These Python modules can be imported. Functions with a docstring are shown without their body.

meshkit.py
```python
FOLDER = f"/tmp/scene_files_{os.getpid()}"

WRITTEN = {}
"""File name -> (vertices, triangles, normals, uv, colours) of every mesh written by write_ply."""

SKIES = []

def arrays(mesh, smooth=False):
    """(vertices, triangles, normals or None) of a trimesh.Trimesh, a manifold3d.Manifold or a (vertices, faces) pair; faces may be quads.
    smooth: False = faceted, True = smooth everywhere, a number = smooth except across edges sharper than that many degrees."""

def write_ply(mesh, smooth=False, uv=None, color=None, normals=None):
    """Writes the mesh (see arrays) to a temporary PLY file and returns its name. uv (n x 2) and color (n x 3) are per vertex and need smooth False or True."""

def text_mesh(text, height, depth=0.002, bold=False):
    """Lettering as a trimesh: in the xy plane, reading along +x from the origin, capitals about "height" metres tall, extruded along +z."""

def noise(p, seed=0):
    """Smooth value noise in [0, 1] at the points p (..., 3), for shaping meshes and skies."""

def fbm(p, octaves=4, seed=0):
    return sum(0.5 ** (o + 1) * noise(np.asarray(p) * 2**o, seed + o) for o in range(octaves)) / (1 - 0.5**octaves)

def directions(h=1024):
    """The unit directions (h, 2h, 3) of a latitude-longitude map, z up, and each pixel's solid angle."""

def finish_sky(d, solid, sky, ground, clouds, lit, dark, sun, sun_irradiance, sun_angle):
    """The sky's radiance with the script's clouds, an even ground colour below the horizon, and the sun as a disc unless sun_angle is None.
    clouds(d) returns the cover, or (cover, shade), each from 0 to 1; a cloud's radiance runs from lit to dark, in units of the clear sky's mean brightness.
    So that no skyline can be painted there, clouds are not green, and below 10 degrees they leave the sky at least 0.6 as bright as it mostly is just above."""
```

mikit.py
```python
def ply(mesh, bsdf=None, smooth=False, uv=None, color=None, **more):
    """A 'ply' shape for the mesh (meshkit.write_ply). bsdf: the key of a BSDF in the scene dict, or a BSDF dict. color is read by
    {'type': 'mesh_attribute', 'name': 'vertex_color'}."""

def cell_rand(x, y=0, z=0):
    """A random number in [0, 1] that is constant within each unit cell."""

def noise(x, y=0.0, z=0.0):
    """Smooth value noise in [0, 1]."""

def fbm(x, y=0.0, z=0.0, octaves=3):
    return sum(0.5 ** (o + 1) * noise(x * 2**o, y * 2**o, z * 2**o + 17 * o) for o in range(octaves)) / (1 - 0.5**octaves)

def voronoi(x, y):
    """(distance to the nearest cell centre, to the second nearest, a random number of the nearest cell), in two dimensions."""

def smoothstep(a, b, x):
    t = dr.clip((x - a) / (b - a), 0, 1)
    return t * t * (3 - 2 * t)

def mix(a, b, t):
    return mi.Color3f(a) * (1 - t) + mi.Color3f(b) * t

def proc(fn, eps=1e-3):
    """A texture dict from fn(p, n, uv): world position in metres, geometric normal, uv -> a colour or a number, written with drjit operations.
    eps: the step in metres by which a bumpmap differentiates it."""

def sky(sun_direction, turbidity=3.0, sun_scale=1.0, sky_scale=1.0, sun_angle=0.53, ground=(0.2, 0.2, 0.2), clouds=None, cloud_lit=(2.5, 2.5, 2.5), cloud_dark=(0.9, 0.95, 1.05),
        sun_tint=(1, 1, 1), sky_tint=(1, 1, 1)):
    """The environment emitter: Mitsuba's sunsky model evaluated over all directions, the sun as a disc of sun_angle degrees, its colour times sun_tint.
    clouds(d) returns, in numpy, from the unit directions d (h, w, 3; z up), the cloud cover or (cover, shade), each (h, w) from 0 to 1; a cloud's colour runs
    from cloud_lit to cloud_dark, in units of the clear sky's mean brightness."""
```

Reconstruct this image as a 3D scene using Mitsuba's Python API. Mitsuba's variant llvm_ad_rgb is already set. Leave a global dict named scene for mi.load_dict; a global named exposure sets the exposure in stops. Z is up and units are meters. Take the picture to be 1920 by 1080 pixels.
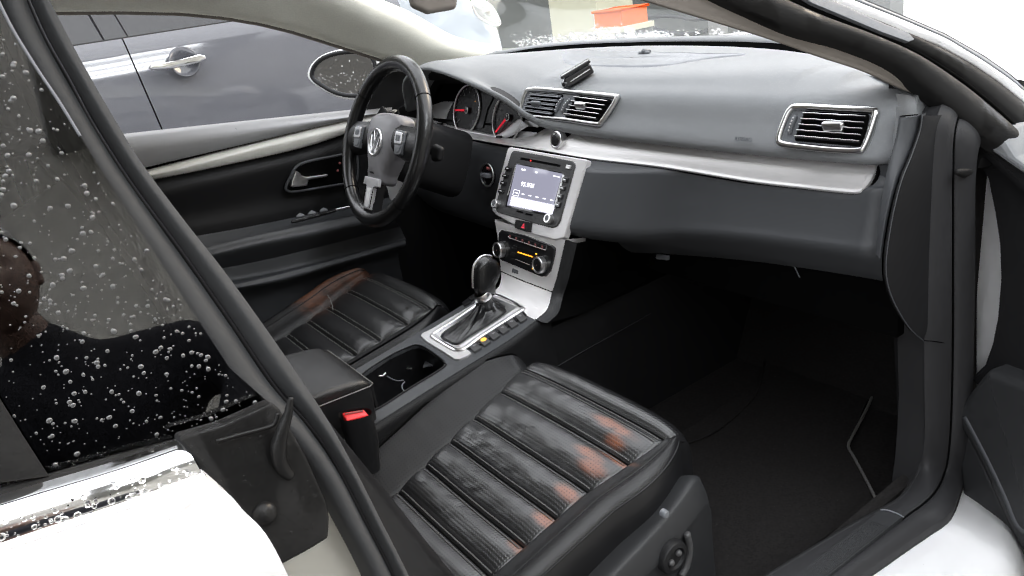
import math, random
import numpy as np, trimesh, drjit as dr, mitsuba as mi
import manifold3d as m3
import shapely.geometry as sg
import mikit, meshkit
from mikit import proc, noise, fbm, voronoi, cell_rand, smoothstep, mix

# ---------------------------------------------------------------- camera, sky, exposure
T = mi.ScalarTransform4f
scene, labels = {'type': 'scene'}, {}
rng = np.random.default_rng(7)
CAM = np.array([-0.3115, -1.2288, 1.1734])
yaw, pitch, roll = 1.001602, -0.376574, -0.158483
fw = np.array([math.cos(pitch) * math.cos(yaw), math.cos(pitch) * math.sin(yaw), math.sin(pitch)])
r0 = np.cross(fw, [0, 0, 1.0]); r0 /= np.linalg.norm(r0); u0 = np.cross(r0, fw)
up = -math.sin(roll) * r0 + math.cos(roll) * u0
scene['camera'] = {'type': 'perspective', 'fov': 68.21, 'fov_axis': 'x', 'near_clip': 0.02, 'far_clip': 200.0,
                   'to_world': T().look_at(origin=CAM.tolist(), target=(CAM + fw).tolist(), up=up.tolist())}
exposure = 3.8
scene['sky'] = mikit.sky([0.80, -0.12, 0.58], turbidity=4, sun_scale=0.12, sun_angle=26, clouds=lambda d: 1.0,
                         cloud_lit=(2.40, 2.45, 2.54), ground=(0.3, 0.3, 0.29))

# ---------------------------------------------------------------- helpers
A = np.array
nrm = lambda v: np.asarray(v, float) / np.linalg.norm(v)

def key_free(k):
    if k not in used: used.add(k); return k
    i = 1
    while f'{k}_{i:03d}' in used: i += 1
    used.add(f'{k}_{i:03d}'); return f'{k}_{i:03d}'
used = set()

def put(key, mesh, mat, smooth=35, label=None, cat=None, group=None, kind=None, **kw):
    key = key_free(key)
    if isinstance(mesh, (list,)): mesh = trimesh.util.concatenate([tm(x) for x in mesh])
    scene[key] = mikit.ply(mesh, mat, smooth, **kw)
    tag(key, label, cat, group, kind)
    return key

def tag(key, label=None, cat=None, group=None, kind=None):
    e = {k: v for k, v in (('label', label), ('category', cat), ('group', group), ('kind', kind)) if v}
    if e: labels[key] = e

def tm(x):
    if isinstance(x, trimesh.Trimesh): return x
    if hasattr(x, 'to_mesh'):
        m = x.to_mesh(); return trimesh.Trimesh(m.vert_properties[:, :3], m.tri_verts, process=False)
    return trimesh.Trimesh(*meshkit.arrays(x)[:2], process=False)

def basis(n):
    n = nrm(n)
    a = np.cross([0, 0, 1.0], n) if abs(n[2]) < 0.9 else np.cross([1.0, 0, 0], n)
    a = nrm(a)
    return a, np.cross(n, a), n

def frame(o, ux, uy):
    ux = nrm(ux); n = nrm(np.cross(ux, uy)); uy = np.cross(n, ux)
    M = np.eye(4); M[:3, 0], M[:3, 1], M[:3, 2], M[:3, 3] = ux, uy, n, o
    return M

def place(mesh, M):
    m = tm(mesh).copy(); m.apply_transform(M); return m

def spl(P, n=60, closed=False):
    """Catmull-Rom through the points."""
    P = np.asarray(P, float)
    if closed: Q = np.vstack([P[-1], P, P[0], P[1]])
    else: Q = np.vstack([2 * P[0] - P[1], P, 2 * P[-1] - P[-2]])
    m = len(Q) - 3
    t = np.linspace(0, m, n, endpoint=not closed); i = np.minimum(t.astype(int), m - 1); t = (t - i)[:, None]
    a, b, c, d = Q[i], Q[i + 1], Q[i + 2], Q[i + 3]
    return 0.5 * (2 * b + (c - a) * t + (2 * a - 5 * b + 4 * c - d) * t ** 2 + (3 * b - a - 3 * c + d) * t ** 3)

def resample(P, n):
    P = np.asarray(P, float); s = np.r_[0, np.cumsum(np.linalg.norm(np.diff(P, axis=0), axis=1))]
    t = np.linspace(0, s[-1], n)
    return np.stack([np.interp(t, s, P[:, k]) for k in range(P.shape[1])], 1)

def grid(P, closed_u=False, closed_v=False):
    P = np.asarray(P, float); m, n = P.shape[:2]
    I = np.arange(m * n).reshape(m, n)
    if closed_u: I = np.vstack([I, I[:1]])
    if closed_v: I = np.hstack([I, I[:, :1]])
    q = np.stack([I[:-1, :-1], I[:-1, 1:], I[1:, 1:], I[1:, :-1]], -1).reshape(-1, 4)
    return trimesh.Trimesh(P.reshape(-1, 3), np.vstack([q[:, [0, 1, 2]], q[:, [0, 2, 3]]]), process=False)

def loft(rows, n=60, m=None):
    """rows: polylines along the length, each resampled to n; m: smooth across."""
    G = np.stack([spl(resample(r, max(len(r), 4)), n) if len(r) > 2 else resample(r, n) for r in rows])
    if m: G = np.stack([spl(G[:, j], m) for j in range(n)], 1)
    return grid(G)

def flat(P3, n):
    a, b, n = basis(n); o = np.mean(P3, 0)
    return np.stack([(P3 - o) @ a, (P3 - o) @ b], 1), o, a, b, n

def rounded(uv, r):
    p = sg.Polygon(uv)
    if r: p = p.buffer(-r, quad_segs=6).buffer(2 * r, quad_segs=6).buffer(-r, quad_segs=6)
    if p.geom_type != 'Polygon': p = max(p.geoms, key=lambda g: g.area)
    c = A(sg.polygon.orient(p, 1.0).exterior.coords)[:-1]
    keep = np.linalg.norm(c - np.roll(c, 1, 0), axis=1) > 1e-5
    return c[keep]

def plate(P3, n, t0, t1, bevel=0.0, r=0.0, holes=()):
    """Polygon lying on a plane, made solid from offset t0 to t1 along n, its upper edge bevelled."""
    uv, o, a, b, n = flat(A(P3), n)
    c = rounded(uv, r)
    N = len(c)
    if holes:
        hs = [rounded(np.stack([(A(h) - o) @ a, (A(h) - o) @ b], 1), hr) for h, hr in holes]
        m = trimesh.creation.extrude_polygon(sg.Polygon(c, [h for h in hs]), t1 - t0, engine='earcut')
        M = np.eye(4); M[:3, 0], M[:3, 1], M[:3, 2], M[:3, 3] = a, b, n, o + n * t0
        m.apply_transform(M); return m
    e = np.roll(c, -1, 0) - c; e /= np.linalg.norm(e, axis=1, keepdims=True)
    nr = np.stack([-e[:, 1], e[:, 0]], 1)
    av = nr + np.roll(nr, 1, 0); av /= np.maximum((av * av).sum(1, keepdims=True) / 2, 0.35)
    c2 = c + av * bevel
    lay = [(c, t0), (c, t1 - bevel), (c + av * bevel * 0.3, t1 - bevel * 0.3), (c2, t1)] if bevel else [(c, t0), (c, t1)]
    V = np.vstack([o + q[:, :1] * a + q[:, 1:] * b + n * t for q, t in lay])
    F = []
    for k in range(len(lay) - 1):
        i = np.arange(N); j = (i + 1) % N
        F += [np.stack([k * N + i, k * N + j, (k + 1) * N + j], 1), np.stack([k * N + i, (k + 1) * N + j, (k + 1) * N + i], 1)]
    vt, ft = trimesh.creation.triangulate_polygon(sg.Polygon(c), engine='earcut')
    idx = np.argmin(((vt[:, None] - c[None]) ** 2).sum(-1), 1); ft = idx[ft]
    d1, d2 = c[ft[:, 1]] - c[ft[:, 0]], c[ft[:, 2]] - c[ft[:, 0]]; ar = d1[:, 0] * d2[:, 1] - d1[:, 1] * d2[:, 0]; ft[ar < 0] = ft[ar < 0][:, ::-1]
    F += [ft + (len(lay) - 1) * N, ft[:, ::-1]]
    return trimesh.Trimesh(V, np.vstack(F), process=False)

def tube(P, r, sides=10, closed=False, flatten=None, upv=None, caps=True):
    """A round (or, with flatten, elliptic) bar along the points."""
    P = np.asarray(P, float); n = len(P); rr = np.broadcast_to(r, (n,)).astype(float)
    t = (np.roll(P, -1, 0) - np.roll(P, 1, 0)) if closed else np.gradient(P, axis=0)
    t /= np.linalg.norm(t, axis=1, keepdims=True) + 1e-12
    u = nrm(upv) if upv is not None else basis(t[0])[0]
    R = []
    ang = np.arange(sides) * 2 * math.pi / sides
    for i in range(n):
        u = u - t[i] * (u @ t[i]) if upv is None else nrm(upv) - t[i] * (nrm(upv) @ t[i]); u = nrm(u); v = np.cross(t[i], u)
        R.append(P[i] + rr[i] * (np.cos(ang)[:, None] * u * (flatten or 1) + np.sin(ang)[:, None] * v))
    m = grid(A(R), closed_u=closed, closed_v=True)
    if caps and not closed:
        V = np.vstack([m.vertices, P[:1], P[-1:]]); k = n * sides; i = np.arange(sides); j = (i + 1) % sides
        F = np.vstack([m.faces, np.stack([np.full(sides, k), j, i], 1), np.stack([np.full(sides, k + 1), (n - 1) * sides + i, (n - 1) * sides + j], 1)])
        m = trimesh.Trimesh(V, F, process=False)
    return m

def rbox(size, r, M=None, seg=20):
    s = np.asarray(size, float) / 2 - r
    sp = m3.Manifold.sphere(r, seg)
    h = m3.Manifold.batch_hull([sp.translate([x * s[0], y * s[1], z * s[2]]) for x in (-1, 1) for y in (-1, 1) for z in (-1, 1)])
    h = tm(h)
    return place(h, M) if M is not None else h

def hull(pts_r, seg=16):
    return tm(m3.Manifold.batch_hull([m3.Manifold.sphere(r, seg).translate(list(map(float, p))) for p, r in pts_r]))

def lathe(prof, M, seg=40):
    a = np.linspace(0, 2 * math.pi, seg, endpoint=False)
    P = np.stack([np.stack([r * np.cos(a), r * np.sin(a), np.full(seg, z)], 1) for r, z in prof])
    return place(grid(P, closed_v=True), M)

def box(lo, hi):
    m = trimesh.creation.box(extents=A(hi, float) - A(lo, float)); m.apply_translation((A(lo, float) + A(hi, float)) / 2); return m

def text(s, h, o, ux, uy, depth=0.0006, centre=True, bold=False):
    m = meshkit.text_mesh(s, h, depth, bold)
    if centre: m.apply_translation([-(m.bounds[0, 0] + m.bounds[1, 0]) / 2, -h / 2, 0])
    return place(m, frame(o, ux, uy))

def ring(o, n, R, r, seg=48, sides=10, flatten=None, a0=0, a1=None, ua=None):
    a, b, n = basis(n) if ua is None else (nrm(ua), np.cross(nrm(n), nrm(ua)), nrm(n))
    closed = a1 is None
    t = np.linspace(a0, a0 + 2 * math.pi if closed else a1, seg, endpoint=not closed)
    return tube(o + R * (np.cos(t)[:, None] * a + np.sin(t)[:, None] * b), r, sides, closed)

# ---------------------------------------------------------------- materials
def princ(col, rough, metallic=0.0, spec=0.5, bump=None, bscale=1.0, **kw):
    d = {'type': 'principled', 'base_color': {'type': 'rgb', 'value': list(col)} if not isinstance(col, dict) else col,
         'roughness': rough, 'metallic': metallic, **kw}
    if not metallic: d['specular'] = spec
    if bump: d = {'type': 'bumpmap', 'arbitrary': bump, 'scale': bscale, 'bsdf': d}
    return {'type': 'twosided', 'bsdf': d} if d.get('spec_trans') is None else d

def grain_h(p, n, uv):      # fine plastic grain
    return 0.00012 * noise(p.x * 900, p.y * 900, p.z * 900) + 0.00015 * noise(p.x * 380, p.y * 380, p.z * 380)
def leather_h(p, n, uv):
    d1, d2, _ = voronoi(p.x * 420 + p.z * 250, p.y * 420 + p.z * 110)
    return 0.0003 * smoothstep(0.0, 0.35, d2 - d1) + 0.0007 * fbm(p.x * 45, p.y * 30, p.z * 45)
def perf_h(p, n, uv):
    a, b = p.x * 190.0, p.y * 190.0
    k = dr.sin(a * 3.14159) * dr.sin(b * 3.14159)
    return 0.0004 * smoothstep(0.3, -0.5, k * k * 2 - 1) + 0.0009 * fbm(p.x * 30 + p.y * 6, p.y * 16, p.z * 30)
def carpet_h(p, n, uv):
    return 0.0025 * noise(p.x * 500, p.y * 500, p.z * 500)
def brushed_h(p, n, uv):
    return 0.00004 * noise(p.x * 2500, p.y * 14, p.z * 2500) + 0.00003 * noise(p.x * 1200 + 5, p.y * 30, p.z * 1200)
def pad_c(p, n, uv):
    t = fbm(p.x * 9, p.y * 9, p.z * 9)
    dust = smoothstep(0.55, 0.8, noise(p.x * 600, p.y * 600, p.z * 600)) * 0.012
    return mi.Color3f(0.195, 0.203, 0.210) * (0.9 + 0.2 * t) + dust
WEAR_REFLECTIONS = [(0.302, -0.486, 0.011, 0.010), (0.248, -0.491, 0.013, 0.013), (0.197, -0.494, 0.012, 0.013), (0.148, -0.498, 0.011, 0.012), (0.095, -0.503, 0.009, 0.010),
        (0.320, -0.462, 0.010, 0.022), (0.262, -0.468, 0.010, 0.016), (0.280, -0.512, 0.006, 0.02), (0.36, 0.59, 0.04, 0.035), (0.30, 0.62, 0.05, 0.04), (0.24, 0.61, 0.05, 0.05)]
def wear_reflections(p):  # worn leather patches, plus warm reflections on the ribs painted into the colour
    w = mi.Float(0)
    for x, y, a, b in WEAR_REFLECTIONS:
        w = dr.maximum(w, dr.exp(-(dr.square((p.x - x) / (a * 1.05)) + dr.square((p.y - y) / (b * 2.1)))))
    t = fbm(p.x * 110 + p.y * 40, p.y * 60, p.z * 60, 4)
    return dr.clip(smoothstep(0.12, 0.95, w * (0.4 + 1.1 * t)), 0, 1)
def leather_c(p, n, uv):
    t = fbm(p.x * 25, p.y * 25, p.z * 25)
    return mix(mi.Color3f(0.009, 0.009, 0.00975) * (0.8 + 0.4 * t), (0.13, 0.045, 0.018), wear_reflections(p) * 0.75)
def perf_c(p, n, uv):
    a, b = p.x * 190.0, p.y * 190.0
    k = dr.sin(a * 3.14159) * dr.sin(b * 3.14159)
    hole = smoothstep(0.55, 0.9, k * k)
    base = mix((0.0085, 0.0085, 0.0092), (0.20, 0.05, 0.011), wear_reflections(p) * 0.75)
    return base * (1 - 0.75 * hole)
def carpet_c(p, n, uv):
    return mi.Color3f(0.01575, 0.0147, 0.0144) * (0.75 + 0.5 * noise(p.x * 350, p.y * 350, p.z * 350)) + smoothstep(0.93, 0.98, noise(p.x * 240, p.y * 240, p.z * 240)) * 0.012
def rubber_c(p, n, uv):
    t = fbm(p.x * 14, p.y * 14, p.z * 14)
    wet = smoothstep(0.55, 0.62, fbm(p.x * 30 + 3, p.y * 30, p.z * 12))
    return mi.Color3f(0.01125, 0.0111, 0.0111) * (0.65 + 0.7 * t) * (1 - 0.3 * wet)
def rubber_r(p, n, uv):
    return 0.60 - 0.28 * smoothstep(0.50, 0.60, fbm(p.x * 30 + 3, p.y * 30, p.z * 12))
def rubber_h(p, n, uv):
    return 0.0012 * fbm(p.x * 60, p.y * 60, p.z * 40) + 0.0002 * noise(p.x * 700, p.y * 700, p.z * 700)
def wall_c(p, n, uv):
    t = fbm(p.x * 0.8, p.y * 0.8, p.z * 0.8, 4)
    st = smoothstep(0.45, 0.75, fbm(p.x * 3, p.y * 3, p.z * 0.5))
    return mi.Color3f(0.3525, 0.3375, 0.3075) * (0.75 + 0.5 * t) * (1 - 0.25 * st)
def ground_c(p, n, uv):
    t = fbm(p.x * 1.3, p.y * 1.3, 0, 4); s = noise(p.x * 120, p.y * 120, 0)
    return mi.Color3f(0.195, 0.1875, 0.18) * (0.7 + 0.5 * t) * (0.9 + 0.2 * s)
def ground_r(p, n, uv):
    return 0.25 + 0.5 * smoothstep(0.4, 0.6, fbm(p.x * 1.1 + 7, p.y * 1.1, 0, 3))
def greypaint_c(p, n, uv):
    return mi.Color3f(0.111, 0.114, 0.1275) * (0.9 + 0.2 * noise(p.x * 3000, p.y * 3000, p.z * 3000))
def cream_c(p, n, uv):
    return mi.Color3f(0.66, 0.66, 0.59) * (0.92 + 0.16 * noise(p.x * 700, p.y * 700, p.z * 700))
def alu_r(p, n, uv):
    return 0.30 + 0.10 * noise(p.x * 1500, p.y * 8, p.z * 1500)

MATS = {
    'pad_plastic': princ(proc(pad_c), 0.62, spec=0.22, bump=proc(grain_h, 4e-4), bscale=1.0),
    'lower_plastic': princ((0.051, 0.054, 0.0585), 0.46, spec=0.4, bump=proc(grain_h, 4e-4)),
    'dark_plastic': princ((0.012, 0.012, 0.01275), 0.5, spec=0.22, bump=proc(grain_h, 4e-4)),
    'grey_plastic': princ((0.1275, 0.135, 0.147), 0.42),
    'sill_grey': princ((0.255, 0.255, 0.258), 0.5, spec=0.4, bump=proc(grain_h, 4e-4)),
    'door_strip': princ((0.72, 0.71, 0.66), 0.45, 0.15),
    'pillar_rubber': princ((0.042, 0.0432, 0.045), 0.65, spec=0.2, bump=proc(rubber_h, 1e-3)),
    'piping_grey': princ((0.09, 0.087, 0.084), 0.7),
    'frame_black': princ((0.0255, 0.0255, 0.027), 0.58, spec=0.22, bump=proc(grain_h, 4e-4)),
    'mid_plastic': princ((0.024, 0.02475, 0.02625), 0.5, spec=0.35, bump=proc(grain_h, 4e-4)),
    'shutter': princ((0.0825, 0.087, 0.081), 0.5),
    'pale_floor': princ((0.3, 0.315, 0.27), 0.35),
    'stack_metal': princ((0.78, 0.77, 0.77), 0.36, 0.15, bump=proc(brushed_h, 3e-4)),
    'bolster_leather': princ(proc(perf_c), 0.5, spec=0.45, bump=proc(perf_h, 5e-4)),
    'hub_grey': princ((0.21, 0.207, 0.219), 0.42, spec=0.45),
    'radio_grey': princ((0.042, 0.042, 0.0435), 0.4, spec=0.45),
    'soot_wall': princ((0.033, 0.033, 0.0315), 0.8, spec=0.2),
    'switch_grey': princ((0.0525, 0.0525, 0.054), 0.45),
    'satin_black': princ((0.009, 0.009, 0.00975), 0.34, spec=0.3),
    'gloss_black': princ((0.012, 0.012, 0.0135), 0.08, clearcoat=0.6, clearcoat_gloss=0.95),
    'void_black': princ((0.00225, 0.00225, 0.00225), 0.8, spec=0.03),
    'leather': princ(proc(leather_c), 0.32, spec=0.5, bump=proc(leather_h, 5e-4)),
    'wheel_leather': princ((0.00825, 0.0084, 0.009), 0.27, spec=0.6, bump=proc(grain_h, 4e-4)),
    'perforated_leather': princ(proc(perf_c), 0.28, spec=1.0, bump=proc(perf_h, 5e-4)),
    'thread': princ((0.15, 0.147, 0.1425), 0.7),
    'carpet': princ(proc(carpet_c), 0.95, spec=0.1, bump=proc(carpet_h, 6e-4)),
    'rubber': princ(proc(rubber_c), proc(rubber_r), spec=0.2, bump=proc(rubber_h, 1e-3)),
    'brushed_metal': princ((0.64, 0.63, 0.63), proc(alu_r), 0.42, bump=proc(brushed_h, 3e-4)),
    'satin_metal': princ((0.72, 0.72, 0.72), 0.24, 1.0),
    'silver_paint': princ((0.55, 0.55, 0.56), 0.38, 0.6),
    'chrome': princ((0.9, 0.9, 0.9), 0.07, 1.0),
    'mirror_glass': princ((0.93, 0.94, 0.95), 0.012, 1.0),
    'white_paint': princ((0.6, 0.6, 0.6), 0.10, spec=0.5),
    'jamb_paint': princ((0.5, 0.48, 0.42), 0.35),
    'grey_paint': princ(proc(greypaint_c), 0.07, spec=0.6),
    'silver_car_paint': princ((0.56, 0.61, 0.67), 0.10, spec=0.6),
    'cream_trim': princ(proc(cream_c), 0.75, spec=0.2),
    'taupe_trim': princ((0.18, 0.162, 0.144), 0.8, spec=0.2),
    'wall_plaster': princ(proc(wall_c), 0.85, spec=0.2),
    'concrete': princ(proc(ground_c), proc(ground_r), spec=0.5),
    'cream_wall': princ((0.52, 0.51, 0.39), 0.7),
    'orange_plastic': princ((0.75, 0.16, 0.03), 0.4),
    'red_plastic': princ((0.62, 0.018, 0.02), 0.3),
    'red_print': princ((0.55, 0.03, 0.05), 0.5),
    'dull_red': princ((0.3, 0.09, 0.09), 0.5),
    'white_print': princ((0.75, 0.75, 0.76), 0.5),
    'grey_print': princ((0.3, 0.3, 0.31), 0.5),
    'metal_roof': princ((0.18, 0.18, 0.177), 0.6),
    'dark_cloth': princ((0.015, 0.015, 0.018), 0.9, spec=0.1),
    'skin': princ((0.0825, 0.045, 0.033), 0.5),
    'black_hair': princ((0.018, 0.015, 0.0135), 0.45),
    'water': {'type': 'dielectric', 'int_ior': 1.33},
    'rain_bead': princ((0.055, 0.056, 0.057), 0.10, spec=1.0),
    'clear_glass': {'type': 'thindielectric', 'int_ior': 1.5},
    'tinted_glass': {'type': 'thindielectric', 'int_ior': 1.7, 'specular_transmittance': {'type': 'rgb', 'value': [0.02, 0.02, 0.02]}},
    'lamp_glass': princ((0.75, 0.8, 0.85), 0.05, 0.7),
}
for k, v in MATS.items(): scene['mat_' + k] = v
class _M:
    def __getattr__(s, k):
        assert k in MATS, k
        return 'mat_' + k
m_ = _M()

def glow(mesh_key, rgb):
    scene[mesh_key]['emitter'] = {'type': 'area', 'radiance': {'type': 'rgb', 'value': [c / 14 for c in rgb]}}
C = 'white_car__'
tag('white_car', 'white saloon car with its black leather cabin open to view', 'car')


# ================================================================ the dashboard
def lerp_at(y, pts):
    pts = sorted(pts); return np.interp(y, [p[0] for p in pts], [p[1] for p in pts])

DASH = C + 'dashboard'
groove = A([[0.9218,0.5651,0.998],[0.9776,0.4917,0.997],[1.0124,0.1199,0.995],[0.9726,-0.2164,0.987],[0.9308,-0.4296,0.975],[0.8424,-0.5597,0.962]])
G_x = [(-.70, .705), (-.66, .748), (-.60, .80), (-.51, .873), (-.38, .93), (-.26, .965), (-.1, .995), (.12, 1.012), (.3, 1.008), (.5, .985), (.62, .94), (.70, .86), (.73, .80)]
G_z = [(-.70, .958), (-.66, .965), (-.51, .976), (-.26, .988), (.12, .995), (.35, .998), (.5, .997), (.62, .99), (.73, .975)]
L_z = [(-.70, .884), (-.66, .880), (-.45, .878), (-.2, .880), (.0, .886), (.07, .893), (.112, .906), (.163, .940), (.229, .968), (.332, .999), (.40, 1.012), (.457, 1.018), (.52, 1.012), (.58, .99), (.63, .95), (.67, .90), (.73, .885)]
ys = np.r_[np.linspace(-.70, -.655, 14), np.linspace(-.645, .73, 150)]
def smooth_interp(y, pts):
    pts = sorted(pts)
    from scipy.interpolate import PchipInterpolator
    return PchipInterpolator([p[0] for p in pts], [p[1] for p in pts])(y)
Gx, Gz, Lz = smooth_interp(ys, G_x), smooth_interp(ys, G_z), smooth_interp(ys, L_z)
rows = []
for i, y in enumerate(ys):
    h = np.clip((Lz[i] - .888) / .12, 0, 1); h = h * h * (3 - 2 * h)
    lx = .652 * (1 - h) + .618 * h
    dx = 0.0
    if y < -.655: t = (-.655 - y) / .045; dx = .045 * (1 - math.sqrt(max(0, 1 - t * t)))
    lz, gx, gz = Lz[i], Gx[i], Gz[i]
    flatp = [(gx, gz), (gx - .03, gz + .004), (lx + .115, .981 + .004 * (y > -.5)), (lx + .062, .966), (lx + .035, .950), (lx + .017, .918), (lx + .001, lz + .013), (lx, lz), (lx + .012, lz - .007), (lx + .05, lz - .005)]
    if y < -.58: flatp = [(min(q[0], gx - .006 * k_) if 0 < k_ < 6 else q[0], min(q[1], gz + .003 - .0025 * max(0, k_ - 1)) if 0 < k_ < 6 else q[1]) for k_, q in enumerate(flatp)]
    hood = [(gx, gz), (gx - .05, gz + .006), (lx + .19, gz * .55 + lz * .45 + .012), (lx + .12, gz * .35 + lz * .65 + .013), (lx + .07, lz * .85 + gz * .15 + .012), (lx + .035, lz + .012), (lx + .008, lz + .006), (lx, lz), (lx + .012, lz - .007), (lx + .10, lz - .012)]
    sec = A(flatp) * (1 - h) + A(hood) * h
    sec = spl(sec, 46)
    far = np.clip((sec[:, 0] - gx) / (lx - gx + 1e-9), 0, 1)
    xx = sec[:, 0] + dx * np.clip(far * 1.6, 0, 1)
    if y < -.655: xx = np.minimum(xx, np.maximum(gx, xx[0]))
    rows.append(np.stack([xx, np.full(46, y), sec[:, 1]], 1))
padP = A(rows)
put(DASH, grid(padP), m_.pad_plastic, True, label='slate grey moulded dashboard top')
# closed right-hand cheek of the pad
e = padP[0]; put(DASH + '__cheek', [grid(A([e, e + [.06, .004, -.0]])), plate(A([[.70, -.700, .95], [.66, -.7005, .955], [.652, -.7005, .885], [.70, -.7005, .876], [.80, -.7005, .876], [.80, -.7005, .955]]), [0, -1, 0], -.004, .0005)], m_.pad_plastic, 40)
# defroster shelf behind the groove
shelf_far = [(-.70, .80), (-.62, .95), (-.45, 1.03), (-.2, 1.062), (.0, 1.09), (.3, 1.115), (.45, 1.115), (.60, 1.05), (.70, .95)]
sx = smooth_interp(ys, shelf_far)
G2 = np.stack([Gx, ys, Gz], 1)
put(DASH + '__groove', loft([G2 + [.0, 0, .0], G2 + [.006, 0, -.014], G2 + [.018, 0, -.014], G2 + [.024, 0, .008]], 140), m_.void_black, True)
S1 = G2 + [.024, 0, .011]; S3 = np.stack([np.maximum(sx, S1[:, 0] + .02), ys, np.full(len(ys), 1.004) - .02 * np.clip((-.35 - ys) / .35, 0, 1)], 1)
put(DASH + '__defroster_shelf', grid(np.stack([S1 + [0, 0, -.012], S1, S1 * .75 + S3 * .25 + [0, 0, .004], (S1 + S3) / 2 + [0, 0, .004], S3, S3 + [.04, 0, -.01]])), m_.pad_plastic, True)
# centre speaker cover with its little sensor
def pad_point(px_pts): return px_pts
sp = A([[0.8865,0.2625,0.992],[0.8273,0.1715,0.99],[0.7997,0.0522,0.989],[0.7852,-0.1069,0.987],[0.7989,-0.1789,0.986],[0.8466,-0.2291,0.985],[0.886,-0.2937,0.985],[0.8975,-0.1861,0.99],[0.9269,0.0344,0.994],[0.9401,0.1902,0.994],[0.937,0.2858,0.994]])
from scipy.spatial import cKDTree
padT = padP[:, :30].reshape(-1, 3); _tree = cKDTree(padT[:, :2])
def on_pad(P, dz=0.0):
    d, i = _tree.query(A(P)[:, :2], k=6); w = 1 / (d + 1e-5)
    z = (padT[i, 2] * w).sum(1) / w.sum(1)
    return np.stack([A(P)[:, 0], A(P)[:, 1], z + dz], 1)
loop = spl(sp, 90, True); cen = loop.mean(0)
put(DASH + '__speaker_cover', grid(A([on_pad(cen + (loop - cen) * s, .0022 if s < .97 else -.001) for s in (1.0, .985, .95, .8, .6, .4, .2, .02)]), closed_v=True), m_.grey_plastic, True, label='flat grey speaker cover let into the dashboard top')
so = on_pad(A([[0.9004,-0.0049,0.992]]), .004)[0]
put(DASH + '__light_sensor', [hull([(so + [0, -.012, 0], .004), (so + [0, .012, 0], .004)]), hull([(so + [0, 0, .003], .006), (so + [.012, -.004, .002], .004)])], m_.grey_plastic)

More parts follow.
